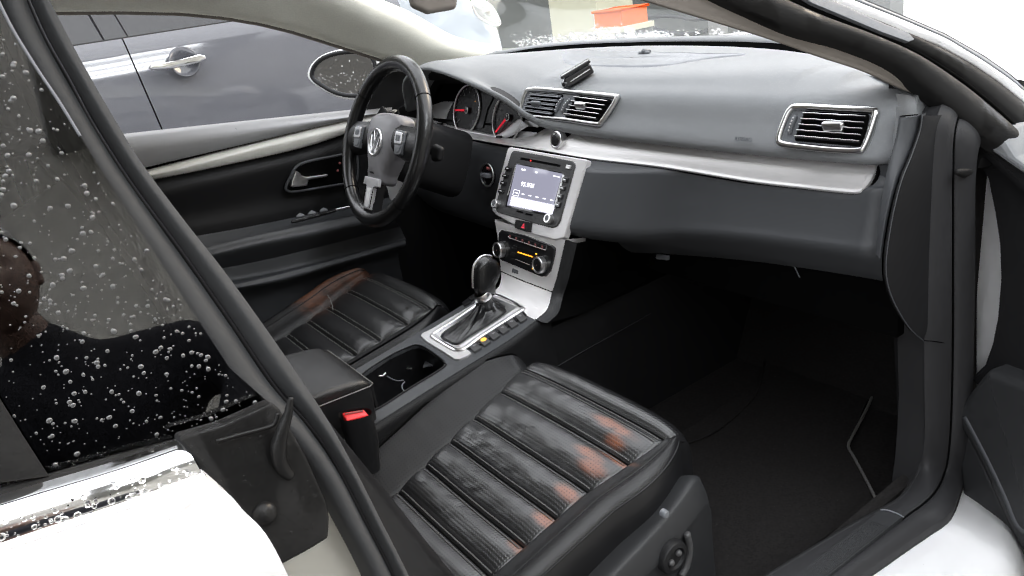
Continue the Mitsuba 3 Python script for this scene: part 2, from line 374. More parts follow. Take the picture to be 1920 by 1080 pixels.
# brushed metal strip under the pad
sb = A([[0.668,-0.6668,0.8755],[0.662,-0.6683,0.8644],[0.657,-0.6655,0.8518],[0.654,-0.6582,0.8426],[0.652,-0.6437,0.8351],[0.65,-0.5596,0.8334],[0.649,-0.4636,0.8327],[0.648,-0.2801,0.8378],[0.64,-0.0921,0.8387],[0.64,0.0544,0.8432],[0.645,0.2034,0.8438],[0.655,0.4401,0.8474],[0.665,0.5559,0.8578]])
st = sb.copy(); st[:, 2] = np.interp(sb[:, 1], [-.7, -.2, .1, .2, .5], [.879, .880, .890, .888, .906]); st[:, 0] = np.interp(sb[:, 1], [-.7, .0, .2, .5], [.685, .69, .70, .72]); wq = np.clip((sb[:, 1] - .12) / .06, 0, 1); st[:, 2] = st[:, 2] * (1 - wq) + (sb[:, 2] + .003) * wq; st[:, 0] = st[:, 0] * (1 - wq) + (.700) * wq; st[0] = sb[0] + [.02, .001, .002]; st[1, 1] = sb[1, 1]; st[2,1] = sb[2,1]
def row(t, out=0.0): return sb * (1 - t) + st * t + [-.004 * math.sin(math.pi * t) + out, 0, 0]
def strip_loft(rows, n, m):
    Q = np.stack([spl(r, n) for r in rows]); return grid(np.stack([spl(Q[:, j], m) for j in range(n)], 1))
put(DASH + '__trim_strip', strip_loft([row(0, .012) - [0, 0, .003], row(0, .002) - [0, 0, .0035], row(0, -.0015), row(.08), row(.3), row(.55), row(.8), row(1.0)], 200, 30), m_.brushed_metal, True, label='brushed metal strip running along the dashboard')
put(DASH + '__strip_end', plate(A([[.671, -.666, .822], [.671, -.666, .880], [.671, -.722, .880], [.671, -.722, .822]]), [-1, 0, 0], -.01, .0), m_.lower_plastic, False)
put(DASH + '__trim_gap', tube(spl(sb + [.006, 0, -.005], 160), .0035, 6), m_.void_black, True)

# glovebox panel below the strip
gy = np.linspace(-.705, -.098, 90)
gz = smooth_interp(gy, [(-.705, .752), (-.48, .738), (-.24, .708), (-.085, .682)])
top_z = np.interp(gy, sb[::-1, 1][np.argsort(sb[::-1, 1])], sb[::-1, 2][np.argsort(sb[::-1, 1])])
top_z = np.interp(gy, *[q[np.argsort(sb[:, 1])] for q in (sb[:, 1], sb[:, 2])])
top_z = np.minimum(top_z, .846) - .006
R = []
for y, z1, zt in zip(gy, gz, top_z):
    dy = max(0, (-.665 - y) / .04); rx = .03 * dy * dy
    sec = [(.672, zt + .02), (.660, zt + .006), (.652, zt), (.645, (zt * .7 + z1 * .3)), (.634, zt * .3 + z1 * .7), (.628, z1 + .012), (.632, z1 - .002), (.648, z1 - .02), (.68, z1 - .05), (.74, z1 - .085), (.82, z1 - .115)]
    sec = spl(A(sec), 40)
    wv = np.clip((y + .34) / .22, 0, 1); wv = wv * wv * (3 - 2 * wv)
    xr = .57 + .59 * (sec[:, 1] - .782) + .004; low = np.clip((.735 - sec[:, 1]) / .10, 0, 1); xr = xr + .40 * low ** 1.3 * (.1 + low)
    xs2 = np.minimum(sec[:, 0], np.where(sec[:, 1] > zt, sec[:, 0], xr))
    R.append(np.stack([(sec[:, 0] + rx) * (1 - wv) + xs2 * wv, np.full(40, y), sec[:, 1]], 1))
put(DASH + '__glovebox_panel', grid(A(R)), m_.lower_plastic, True, label='dark glovebox lid below the metal strip')
put(DASH + '__glovebox_seam', tube(spl(A([[0.7,-0.1092,0.6769],[0.7,-0.2295,0.6883],[0.7,-0.3474,0.6892],[0.7,-0.4404,0.6937],[0.7,-0.5037,0.6852],[0.7,-0.5236,0.661]]), 40), .0012, 5), m_.grey_plastic)
put(DASH + '__glovebox_button', plate(A([[0.69,-0.2104,0.6435],[0.69,-0.2419,0.6464],[0.69,-0.2395,0.6359],[0.69,-0.2079,0.6328]]), [-1, 0, .2], -.002, .004, .001, .003), m_.grey_plastic)

# right end of the dashboard: light cheek piece, end cap and speaker panel
ci = A([[0.6438,-0.704,0.9745],[0.6467,-0.704,0.9685],[0.6496,-0.704,0.9625],[0.6528,-0.704,0.9544],[0.6548,-0.704,0.9443]]); co = A([[0.6574,-0.716,0.97],[0.6654,-0.716,0.965],[0.671,-0.716,0.9598],[0.6718,-0.716,0.9515],[0.6766,-0.716,0.9422]])
put(DASH + '__corner_trim', loft([ci, ci * .5 + co * .5 + [-.003, -.002, .001], co], 40, 16), m_.pad_plastic, True)
ci = A([[0.6512,-0.706,0.9438],[0.6464,-0.706,0.9234],[0.6309,-0.706,0.892],[0.6192,-0.706,0.8592],[0.6111,-0.706,0.825],[0.6076,-0.706,0.7962],[0.6065,-0.706,0.7699]]); co = A([[0.6691,-0.72,0.9419],[0.6643,-0.72,0.9237],[0.6461,-0.72,0.8965],[0.624,-0.72,0.8703],[0.6085,-0.72,0.8387],[0.5981,-0.72,0.8053],[0.59,-0.72,0.7706]])
put(DASH + '__corner_trim', loft([ci + [.03, .006, 0], ci, ci * .55 + co * .45 + [-.004, -.004, 0], co, co + [.02, -.0, 0]], 60, 30), m_.lower_plastic, True, label='curved light edge at the right end of the dashboard')
put(DASH + '__corner_joint', tube(A([[0.6233,-0.7225,0.9515],[0.6641,-0.7225,0.9445]]), .0008, 5), m_.void_black, True)
cap_l = spl(A([[0.6652,-0.722,0.9429],[0.6605,-0.722,0.9246],[0.6423,-0.722,0.8976],[0.6203,-0.722,0.8715],[0.6049,-0.722,0.8401],[0.5945,-0.722,0.8068],[0.588,-0.722,0.7679],[0.5937,-0.722,0.7353],[0.6173,-0.722,0.6936],[0.6641,-0.722,0.6375],[0.7196,-0.722,0.5916]]), 60)
cap_r = resample(A([[0.724,-0.73,0.932],[0.7359,-0.73,0.7921],[0.7588,-0.73,0.5825]]), 60)
put(DASH + '__end_cap', grid(A([cap_l + [.02, .004, 0], cap_l + [.003, -.001, 0], cap_l * .93 + cap_r * .07 + [0, -.004, 0], cap_l * .5 + cap_r * .5 + [0, -.004, 0], cap_r])), m_.dark_plastic, True, label='black end cap of the dashboard beside the door opening')
put(DASH + '__end_cap_seam', tube(spl(cap_l * .955 + cap_r * .045 + [0, -.0042, 0], 60), .0009, 5), m_.lower_plastic, True)

# raised lettering
o = A([[0.6535,-0.4596,0.8983]])[0]
fn = nrm([-.96, 0, .28])
put(DASH + '__lettering', text('AIRBAG', .0062, o + fn * .0012 + [-.003, 0, 0], [0, -1, 0], [.28, 0, .96], .0012), m_.grey_plastic, label='small raised lettering on the dashboard face')

# dark structure behind the panels and under the dash
put(DASH + '__carrier', [box([.70, -.69, .60], [1.05, .69, .872]), box([.80, -.69, .55], [1.05, .69, .70])], m_.void_black, False)

# ---------------------------------------------------------------- air vents
def vent(loop, n, inner, wheel, knob, label, split=None, tilt=0.0, light=None):
    k = key_free(C + 'air_vent'); used.add(k)
    tag(k, label)
    a, b, nn = basis(n)
    put(k + '__frame', [tube(spl(loop, 80, True), .0050, 10, True, flatten=1.0)], m_.satin_metal, True, label='bright metal frame of the vent')
    put(k + '__bezel', plate(spl(loop, 80, True), n, -.012, -.0008, 0, .0), m_.grey_plastic, 30)
    for q, (hole, cnt) in enumerate(inner):
        h = A(hole)
        put(k + '__duct', plate(h, n, -.01, .0006, 0, .004), m_.void_black, 30)
        tl, tr, br, bl = h
        for s in range(cnt):
            t = (s + .62) / (cnt + .25)
            p0, p1 = tl * (1 - t) + bl * t, tr * (1 - t) + br * t
            m = tube(A([p0 * .985 + p1 * .015, p0 * .03 + p1 * .97]) + nn * .004, .0040 if not (light and light[q]) else .0062, 8, False, flatten=.3, upv=b * .9 + nn * (-.45 if not (light and light[q]) else .5))
            put(k + '__slat', m, m_.grey_plastic if light and light[q] else m_.satin_black, True)
            put(k + '__slat_edge', tube(A([p0 * .985 + p1 * .015, p0 * .03 + p1 * .97]) + nn * .0075 + b * .001, .0011, 6), m_.satin_metal if not (light and light[q]) else m_.grey_plastic, True)
        kc = knob[q]
        put(k + '__knob', [hull([(kc + a * s + nn * .010, .0042) for s in (-.012, .012)] + [(kc + a * s + nn * .004 - b * .006, .004) for s in (-.011, .011)])], m_.grey_plastic if light and light[q] else m_.satin_metal, True)
        w0, w1 = wheel[q]
        put(k + '__thumbwheel', hull([(w0 + nn * .001, .004), (w1 + nn * .001, .004), ((w0 + w1) / 2 + nn * .003, .004)]), m_.grey_plastic, True)
        put(k + '__thumbwheel_dots', [hull([(w0 * (1 - t) + w1 * t + nn * (.0065 - .004 * abs(t - .5)), .0016)], 8) for t in np.linspace(.08, .92, 5)], m_.satin_metal, True)
    return k

vr_n = A([-.90, -.12, .42])
vent(A([[0.6634,-0.5485,0.9491],[0.6692,-0.5986,0.9473],[0.6753,-0.652,0.945],[0.6747,-0.6592,0.9418],[0.6693,-0.6598,0.93],[0.6559,-0.657,0.9021],[0.6521,-0.6502,0.8959],[0.6468,-0.6135,0.895],[0.6415,-0.566,0.8973],[0.6389,-0.5373,0.8998],[0.6416,-0.5309,0.9075],[0.653,-0.5332,0.9312],[0.6599,-0.5375,0.9448]]), vr_n,
     [(A([[0.6624,-0.5606,0.9436],[0.6733,-0.6533,0.9404],[0.6545,-0.654,0.9],[0.6432,-0.5551,0.904]]), 5)],
     [A([[0.6567,-0.5478,0.935],[0.6471,-0.5453,0.915]])], [A([[0.6603,-0.6102,0.925]])[0]], 'single air vent at the right end of the dashboard')
vc_n = A([-.89, 0, .456])
vent(A([[0.6842,0.1231,0.9606],[0.683,0.0079,0.9582],[0.6799,-0.1376,0.9523],[0.6782,-0.1477,0.9489],[0.6707,-0.1419,0.9343],[0.6572,-0.1228,0.908],[0.655,-0.1092,0.9037],[0.6568,-0.0139,0.9071],[0.6581,0.1237,0.9097],[0.6605,0.1434,0.9142],[0.6664,0.1446,0.9258],[0.6787,0.1416,0.9499]]), vc_n,
     [(A([[0.6811,0.1185,0.9545],[0.68,0.0105,0.9523],[0.6585,0.0274,0.9104],[0.6606,0.1337,0.9146]]), 5), (A([[0.6794,-0.0321,0.9512],[0.6767,-0.1387,0.946],[0.6565,-0.1126,0.9066],[0.6587,-0.0089,0.9108]]), 5)],
     [A([[0.6754,0.0119,0.9434],[0.6642,0.0216,0.9215]]), A([[0.6747,-0.0126,0.9421],[0.6641,-0.001,0.9213]])],
     [A([[0.6699,0.0843,0.9326]])[0], A([[0.6704,-0.059,0.9337]])[0]], 'pair of air vents in the middle of the dashboard', light=[True, False])

# ---------------------------------------------------------------- instrument cluster
K = C + 'instrument_cluster'; tag(K, 'instrument cluster with two round dials and red needles')
cn = nrm([-.94, 0, .34]); ca, cb, _ = basis(cn)
if ca[1] > 0: ca, cb = -ca, -cb
if cb[2] < 0: cb = -cb
cl_out = A([[0.6988,0.5413,0.8695],[0.7088,0.5317,0.8973],[0.7217,0.4977,0.9329],[0.7311,0.4474,0.9588],[0.7304,0.3857,0.9569],[0.7159,0.2951,0.9169],[0.7054,0.2271,0.8879],[0.6978,0.2347,0.8668],[0.6917,0.2653,0.85],[0.6897,0.2998,0.8444],[0.6911,0.359,0.8482],[0.692,0.4722,0.8508],[0.6925,0.5206,0.8522]])
hole = spl(cl_out, 80, True)
put(K + '__recess', plate(hole, cn, -.012, -.002), m_.satin_black, 30)
put(K + '__surround', [loft([A([[0.6888,0.6155,0.8536],[0.6872,0.5184,0.8493],[0.6855,0.3517,0.8447],[0.6854,0.2579,0.8443],[0.6888,0.1983,0.8536],[0.6967,0.1689,0.8755]]), A([[0.6907,0.6147,0.8649],[0.6875,0.522,0.856],[0.6857,0.3549,0.851],[0.685,0.2827,0.8492],[0.6907,0.2298,0.8649],[0.6991,0.2018,0.888]]), A([[0.7032,0.6342,0.87],[0.6998,0.5461,0.8605],[0.6964,0.3781,0.8512],[0.6956,0.307,0.8491],[0.7009,0.2549,0.8637],[0.7093,0.2327,0.8868]])], 60)], m_.silver_paint, True, label='silver rim below the two dials')
put(K + '__surround', plate(A([[0.6834,0.6385,0.8151],[0.7137,0.6593,0.8991],[0.7194,0.5762,0.9148],[0.7199,0.5216,0.9162],[0.7079,0.5461,0.8829],[0.6978,0.553,0.8549],[0.6947,0.5371,0.8465],[0.693,0.3685,0.8419],[0.6929,0.2938,0.8415],[0.6964,0.2518,0.851],[0.703,0.2136,0.8693],[0.709,0.197,0.886],[0.7066,0.1451,0.8794],[0.6892,0.1491,0.8312],[0.6899,0.2366,0.8333],[0.6914,0.4241,0.8374]]), cn, -.01, .0, .001), m_.silver_paint, 30)
dc = A([[0.7099,0.4406,0.9003],[0.7049,0.259,0.8866]])
for j, (cc, hubpx, tip) in enumerate([(dc[0], A([[0.709,0.4375,0.8979]])[0], A([[0.7085,0.4808,0.8964]])[0]), (dc[1], A([[0.7058,0.2552,0.889]])[0], A([[0.6955,0.2879,0.8605]])[0])]):
    Rr = .060 if j == 0 else .058
    dk = K + '__dial'
    put(K + '__dial', lathe([(0, -.0005), (Rr, 0.0)], frame(cc, ca, cb)), m_.satin_black, False)
    put(K + '__dial_ring', ring(cc + cn * .004, cn, Rr, .0022, 60, 8), m_.satin_metal, True)
    tk = []
    for s in range(17):
        t = math.radians(-130 + s * 260 / 16); dv = math.sin(t) * ca + math.cos(t) * cb
        tk.append(tube(A([cc + dv * (Rr - .010), cc + dv * (Rr - (.005 if s % 2 else .003))]) + cn * .0012, .0006, 4))
        if s % 2 == 0: tk.append(text(str(s * 10) if j else str(s // 2), .0052, cc + dv * (Rr - .017) + cn * .001, ca, cb, .0004))
    put(K + '__dial_print', tk, m_.grey_print, False)
    put(K + '__needle', tube(A([hubpx, tip + (tip - hubpx) * .25]) + cn * .006, [.0030, .0022], 8, flatten=.5), m_.red_print, True, label='red needle')
    glow([k for k in scene if k.startswith(K + '__needle')][-1], (0.45, 0.006, 0.02))
    put(K + '__needle_hub', [ring(hubpx + cn * .006, cn, .0075, .0014, 30, 8)], m_.satin_metal, True)
    put(K + '__needle_cap', lathe([(.0075, .0), (.0072, .0075), (.004, .0085), (0, .0085)], frame(hubpx, ca, cb)), m_.gloss_black, 40)
put(K + '__display', plate(A([[0.725,0.411,0.9419],[0.7211,0.3326,0.9313],[0.711,0.3512,0.9033],[0.6955,0.3619,0.8603],[0.6952,0.423,0.8597],[0.7061,0.3909,0.8897]]), cn, -.002, .001, 0, .003), m_.gloss_black, 30, label='dark display between the two dials')
for px in (A([[0.6881,0.5675,0.8635],[0.6889,0.5457,0.8658],[0.686,0.5493,0.8577],[0.6856,0.5715,0.8566]]), A([[0.6826,0.284,0.8483],[0.6834,0.2667,0.8505],[0.6808,0.2694,0.8433],[0.6804,0.287,0.8422]])):
    put(K + '__reset_button', plate(px, cn, -.004, .003, .001, .001), m_.satin_black)
put(K + '__warning_lamp', [hull([(A([[0.715,0.4074,0.9203]])[0], .0016)], 8)], m_.orange_plastic)
glow(K + '__warning_lamp', (0.5, .18, .03))
# the dark cave under the hood
hy = np.linspace(.085, .70, 50); hz = smooth_interp(hy, L_z)
put(DASH + '__hood_underside', grid(A([np.stack([np.interp(hz, [.888, 1.008], [.664, .626]), hy, hz - .003], 1), np.stack([np.interp(hz, [.888, 1.008], [.68, .66]), hy, hz - .002], 1), np.stack([np.full(50, .745), hy, np.minimum(hz - .006, .962)], 1), np.stack([np.full(50, .752), hy, np.full(50, .83)], 1)])), m_.dark_plastic, True, label='dark underside of the instrument hood')
put(DASH + '__hood_cheek', plate(A([[.63, .665, .91], [.76, .665, .95], [.76, .665, .83], [.64, .665, .83]]), [0, -1, 0], -.01, .0), m_.dark_plastic, False)
put(K + '__backing', plate(A([[0.7381,0.7178,0.937],[0.758,0.7008,0.9922],[0.7485,0.5242,0.9657],[0.73,0.2713,0.9147],[0.7187,0.1798,0.8835],[0.7031,0.1999,0.8403],[0.7009,0.3777,0.8341],[0.7017,0.6623,0.8363]]), cn, -.004, .0), m_.void_black, False)

# small chrome ball mount on the strip
o = A([[0.652,0.0127,0.8649]])[0]
k = key_free('phone_mount'); tag(k, 'round chrome magnet mount stuck on the metal dashboard strip', 'phone mount')
Mf = frame(o + A([-.004, 0, 0]), [0, -1, .25], [.25, .1, .9])
put(k + '__base', lathe([(0, .004), (.010, .004), (.018, .001), (.020, -.006), (.020, -.012)], Mf), m_.chrome, 40)
put(k + '__ring', ring(o + Mf[:3, 2] * .004, Mf[:3, 2], .0155, .0035, 40, 8), m_.chrome, True)
put(k + '__face', lathe([(0, .006), (.010, .0055), (.0125, .003)], Mf), m_.satin_black, 40)
put(DASH + '__strip_notch', plate(A([[0.6745,0.0439,0.8826],[0.6733,-0.0165,0.8807],[0.6664,-0.0055,0.8695],[0.6625,0.0048,0.863],[0.6647,0.0458,0.8666]]), [-.85, 0, .52], -.001, .001), m_.void_black, False)

# black folding clip lying on the pad
k = key_free('dashboard_clip'); tag(k, 'small black folding clip lying on the dashboard above the vents', 'clip')
p = on_pad(A([[.700, .020, 0], [.740, -.010, 0]]), .0)
d = nrm(p[1] - p[0]); ln = np.linalg.norm(p[1] - p[0]); side = nrm(np.cross([0, 0, 1], d))
Mc = frame((p[0] + p[1]) / 2 + [0, 0, .014], d, side)
put(k + '__body', rbox([.062, .028, .020], .004, Mc), m_.gloss_black, 40)
put(k + '__lid', rbox([.068, .034, .007], .003, Mc @ trimesh.transformations.translation_matrix([0, 0.001, .0145])), m_.gloss_black, 40)
put(k + '__bar', [tube(A([(Mc @ [-.02, s * .0150, -.001, 1])[:3], (Mc @ [.026, s * .0150, .001, 1])[:3]]), .0012, 6) for s in (-1, 1)], m_.satin_metal, True)
put(k + '__hinge', hull([((Mc @ [-.032, y, -.001, 1])[:3], .0075) for y in (-.009, .009)]), m_.gloss_black, True)

# ---------------------------------------------------------------- lower dash on the driver's side
ly = np.linspace(.075, .71, 50)
R = []
for y in ly:
    zt = np.interp(y, [.075, .2, .5, .71], [.838, .842, .852, .860]); w = smooth = np.clip((y - .075) / .08, 0, 1)
    sec = spl(A([(.69, zt - .012), (.668, zt - .006), (.652, zt - .012), (.640, zt - .06), (.632, zt - .12), (.645, zt - .19), (.69, zt - .25), (.78, zt - .31)]), 36)
    R.append(np.stack([sec[:, 0], np.full(36, y), sec[:, 1]], 1))
put(DASH + '__lower_panel', grid(A(R)), m_.lower_plastic, True, label='grey lower dash panel behind the steering wheel')


# ================================================================ radio
K = C + 'radio'; tag(K, 'silver framed touch screen radio in the middle of the dashboard')
RN = nrm([-.861, 0, .508]); RX, RY = A([0, -1.0, 0]), A([.508, 0, .861])
put(K + '__surround', plate(A([[0.6088,0.1372,0.8477],[0.6109,0.1292,0.8513],[0.6093,0.0088,0.8486],[0.6081,-0.1266,0.8465],[0.6012,-0.1279,0.8349],[0.554,-0.1279,0.7548],[0.5291,-0.1274,0.7126],[0.5246,-0.1019,0.705],[0.5241,-0.0334,0.7042],[0.529,0.0455,0.7126],[0.5341,0.11,0.7212],[0.5381,0.1304,0.7279],[0.5431,0.129,0.7364],[0.5771,0.1352,0.794]]), RN, -.012, .001, .003, .004), m_.brushed_metal, 35, label='brushed silver surround of the radio')
put(K + '__faceplate', plate(A([[0.6042,0.1149,0.84],[0.6069,0.1076,0.8446],[0.606,0.0058,0.843],[0.6042,-0.0905,0.84],[0.6015,-0.1009,0.8353],[0.5955,-0.1013,0.8253],[0.544,-0.1044,0.7379],[0.5381,-0.0997,0.728],[0.5353,-0.0856,0.7232],[0.5357,-0.0227,0.7239],[0.5368,0.0823,0.7258],[0.538,0.1076,0.7277],[0.5428,0.1163,0.7359],[0.5628,0.1174,0.7699]]), RN, -.01, .004, .0015, .006), m_.radio_grey, 35, label='charcoal radio faceplate')

put(K + '__screen_frame', plate(A([[0.594,0.0895,0.8226],[0.5916,-0.0788,0.8186],[0.546,-0.0811,0.7413],[0.5454,0.0806,0.7403]]), RN, .003, .0045, .0005, .002), m_.gloss_black, 35)
put(K + '__screen', plate(A([[0.5925,0.0823,0.8201],[0.5902,-0.0734,0.8163],[0.5482,-0.074,0.7451],[0.547,0.0743,0.7431]]), RN, .004, .0052), m_.gloss_black, False, label='lit grey blue radio screen showing 93.9FM')
glow(K + '__screen', (.36, .36, .46))


scr3 = A([[0.5872,0.0746,0.8222],[0.5849,-0.0802,0.8183],[0.5432,-0.0808,0.7476],[0.542,0.0667,0.7456]])
def on_screen(u, v):
    tl, tr, br, bl = scr3
    return (tl * (1 - u) + tr * u) * (1 - v) + (bl * (1 - u) + br * u) * v
tx = [text('93.9FM', .0088, on_screen(.31, .42), RX, RY, .0004), text('Radio', .0042, on_screen(.14, .085), RX, RY, .0004), text('Set', .0038, on_screen(.43, .085), RX, RY, .0004)]
for q in range(6):
    c0 = on_screen(.10 + q * .16, .66)
    tx.append(tube(A([c0 - RX * .004, c0 + RX * .004]), .0011, 4))
    c1 = on_screen(.09 + q * .165, .80); tx.append(tube(A([c1 - RX * .005, c1 + RX * .005]), .0009, 4))
tx += [tube(A([on_screen(.80, .085), on_screen(.92, .085)]), .001, 4), tube(A([on_screen(.03, .91), on_screen(.09, .91)]), .0008, 4)]
put(K + '__screen_lettering', tx, m_.white_print, False); glow(K + '__screen_lettering', (1.9, 1.9, 2.0))
c0 = on_screen(.10, .66)
put(K + '__screen_box', tube(A([c0 - RX * .010 - RY * .006, c0 + RX * .010 - RY * .006, c0 + RX * .010 + RY * .006, c0 - RX * .010 + RY * .006]), .0006, 4, True), m_.white_print, False); glow(K + '__screen_box', (1.2, 1.2, 1.3))
put(K + '__screen_band', plate(A([on_screen(0.01, .755), on_screen(.99, .755), on_screen(.99, .98), on_screen(.01, .98)]) - RN * .0002, RN, -.0002, .0), m_.white_print, False); glow(K + '__screen_band', (.62, .58, .78))
put(K + '__disc_slot', plate(A([[0.6006,0.0745,0.8339],[0.5989,-0.0591,0.8309],[0.5967,-0.0594,0.8272],[0.5982,0.0761,0.8297]]), RN, .002, .0046), m_.void_black, False)
put(K + '__disc_light', hull([(A([[0.5941,0.0379,0.833]])[0], .0018)], 8), m_.red_plastic); glow(K + '__disc_light', (2.5, .05, .06))
RB = [A([[0.5884,0.1158,0.8133],[0.5882,0.0958,0.8129],[0.5839,0.0976,0.8056],[0.5841,0.1176,0.8059]]), A([[0.5804,0.1181,0.7997],[0.5803,0.0981,0.7995],[0.576,0.0999,0.7922],[0.5761,0.12,0.7923]]), A([[0.5719,0.118,0.7853],[0.5719,0.098,0.7852],[0.5676,0.0998,0.7779],[0.5676,0.1199,0.7779]]), A([[0.5628,0.1174,0.7699],[0.5629,0.0973,0.77],[0.5586,0.0992,0.7626],[0.5585,0.1193,0.7624]]),
      A([[0.5872,-0.0794,0.8112],[0.5871,-0.0958,0.8109],[0.5821,-0.0953,0.8026],[0.5823,-0.0788,0.8028]]), A([[0.5784,-0.0789,0.7962],[0.5783,-0.0954,0.7961],[0.5739,-0.0944,0.7886],[0.5739,-0.0779,0.7887]]), A([[0.5701,-0.078,0.7821],[0.5701,-0.0945,0.7821],[0.5651,-0.0939,0.7737],[0.5651,-0.0774,0.7736]]), A([[0.5618,-0.0786,0.7682],[0.5619,-0.0951,0.7683],[0.5564,-0.0951,0.759],[0.5563,-0.0786,0.7588]])]
for b in RB:
    put(K + '__button', plate(b, RN, .002, .0075, .0015, .0015), m_.gloss_black, 35)
    cc = b.mean(0) + RN * .0077
    put(K + '__button_print', plate(A([cc - RX * .004 - RY * .001, cc + RX * .004 - RY * .001, cc + RX * .004 + RY * .001, cc - RX * .004 + RY * .001]), RN, 0, .0003), m_.white_print, False)
put(K + '__button_rail', tube(A([[0.5873,0.0847,0.8212],[0.5535,0.0818,0.7639]]), .0015, 6), m_.satin_metal, True)
put(K + '__button_rail', tube(A([[0.5849,-0.0784,0.8171],[0.5499,-0.0812,0.7577]]), .0035, 6, flatten=.4), m_.white_print, True)
put(K + '__eject_button', plate(A([[0.5998,-0.0781,0.8325],[0.5995,-0.0931,0.8319],[0.5956,-0.0932,0.8255],[0.596,-0.0782,0.826]]), RN, .002, .0065, .001, .001), m_.satin_metal, 35)
for px in A([[0.5456,0.1109,0.7407],[0.5434,-0.0766,0.737]]):
    M = frame(px, RX, RY)
    put(K + '__dial_knob', lathe([(.0098, .002), (.0098, .013), (.0088, .0145), (.0062, .0145), (.0058, .0135), (0, .0135)], M), m_.satin_metal, 40)
    put(K + '__dial_knob_centre', lathe([(.0058, .0132), (.0052, .0142), (0, .0142)], M), m_.grey_plastic, 40)
put(K + '__card_slot', plate(A([[0.5444,0.037,0.7386],[0.5443,0.0145,0.7385],[0.5426,0.0147,0.7355],[0.5426,0.0373,0.7356]]), RN, .002, .0047), m_.void_black, False)
put(K + '__card_slot', plate(A([[0.5439,0.0049,0.7378],[0.544,-0.0187,0.7379],[0.5422,-0.0185,0.735],[0.5422,0.0051,0.7348]]), RN, .002, .0047), m_.void_black, False)
# hazard switch
hz = A([[0.5347,0.0336,0.7222],[0.5356,-0.021,0.7237],[0.5258,-0.0265,0.707],[0.5251,-0.0053,0.7059],[0.5258,0.0271,0.7071],[0.5279,0.0309,0.7106]])
put(K + '__hazard_switch', plate(hz, RN, -.002, .004, .0015, .002), m_.dark_plastic, 35, label='black hazard switch with a red triangle')
tc = A([[0.5262,0.0011,0.716]])[0]
tri = A([tc + RY * .0062, tc - RY * .0042 - RX * .006, tc - RY * .0042 + RX * .006])
put(K + '__hazard_triangle', plate(tri, RN, 0, .0004, 0, 0, holes=[(tc + (tri - tc) * .45, 0)]), m_.red_print, False); glow(K + '__hazard_triangle', (.55, .03, .06))

# ================================================================ centre console
K = C + 'centre_console'
ZC = lambda x: .575 + .1497 * (x - .453)
CN = nrm([-.148, 0, .989]); CX, CY = A([0, -1.0, 0]), A([.989, 0, .148])
# brushed lower stack: climate panel face curving down into the console
K2 = C + 'climate_panel'; tag(K2, 'climate control panel with two ringed dials and an amber display')
LN = nrm([-.976, 0, .217]); LX, LY = A([0, -1.0, 0]), A([.217, 0, .976])
left = A([[0.5299,0.115,0.7108],[0.5232,0.1033,0.6805],[0.5157,0.0976,0.6469],[0.5064,0.0854,0.6051]]); right = A([[0.5294,-0.1294,0.7085],[0.521,-0.1193,0.6708],[0.5124,-0.1089,0.6321],[0.5054,-0.096,0.6005]])
lf = np.vstack([left, A([[0.4933,0.0896,0.581],[0.4537,0.0586,0.5751]])]); rf = np.vstack([right, A([[0.4796,-0.1017,0.579],[0.4369,-0.1242,0.5726]])])
lf[4] = (lf[3] * .45 + lf[5] * .55) + [.014, 0, -.004]; rf[4] = (rf[3] * .45 + rf[5] * .55) + [.014, 0, -.006]
mid = (lf + rf) / 2 + [-.004, 0, 0.002]
put(K2, loft([lf + [.05, .002, -.01], lf + [.004, .0, 0], lf + [0, -.003, 0], mid, rf + [0, .003, 0], rf + [.004, 0, 0], rf + [.05, -.002, -.01]], 50), m_.stack_metal, 60)
put(K2 + '__edge', loft([rf + [.0, -.0005, .0005], rf + [.001, -.008, .001], rf + [.004, -.016, -.002], rf + [.012, -.020, -.006]], 50), m_.mid_plastic, 60, label='black edge of the lower centre stack')
put(K2 + '__side_wall', loft([rf + [.012, -.020, -.006], rf + [.10, -.018, -.02], rf + [.3, -.010, -.02]], 50), m_.void_black, 60)
put(K2 + '__seam', tube(np.vstack([left[3:4], (left[3:4] + right[3:4]) / 2 + [-.0042, 0, .0015], right[3:4]]) + LN * .0004, .0011, 6), m_.void_black, True)
put(K2 + '__faceplate', plate(A([[0.5229,0.0865,0.6884],[0.5244,0.0788,0.6953],[0.5251,-0.0035,0.6986],[0.5238,-0.0936,0.6927],[0.5231,-0.1039,0.6893],[0.5195,-0.1017,0.6733],[0.5126,-0.0922,0.642],[0.5096,-0.0794,0.6287],[0.5088,-0.0622,0.6251],[0.5095,0.0016,0.6284],[0.5103,0.0777,0.6316],[0.5116,0.0882,0.6377],[0.5179,0.0895,0.6662]]), LN, -.01, .004, .002, .004), m_.gloss_black, 35, label='glossy black face of the climate panel')
for px in A([[0.5133,0.0759,0.6544],[0.5124,-0.0666,0.6503]]):
    M = frame(px, LX, LY)
    put(K2 + '__dial', lathe([(.0175, .0), (.0175, .012), (.0165, .0145), (.0135, .015), (.013, .0135)], M), m_.satin_metal, 40, label='ringed temperature dial')
    put(K2 + '__dial_face', lathe([(.013, .0132), (.004, .0142), (0, .0142)], M), m_.satin_black, 40)
    put(K2 + '__dial_mark', hull([(px + LN * .0146, .0011)], 8), m_.dull_red)
bs = A([[0.5201,0.0513,0.6942],[0.5193,-0.0819,0.6908],[0.517,-0.0775,0.6806],[0.5179,0.0547,0.6847]])
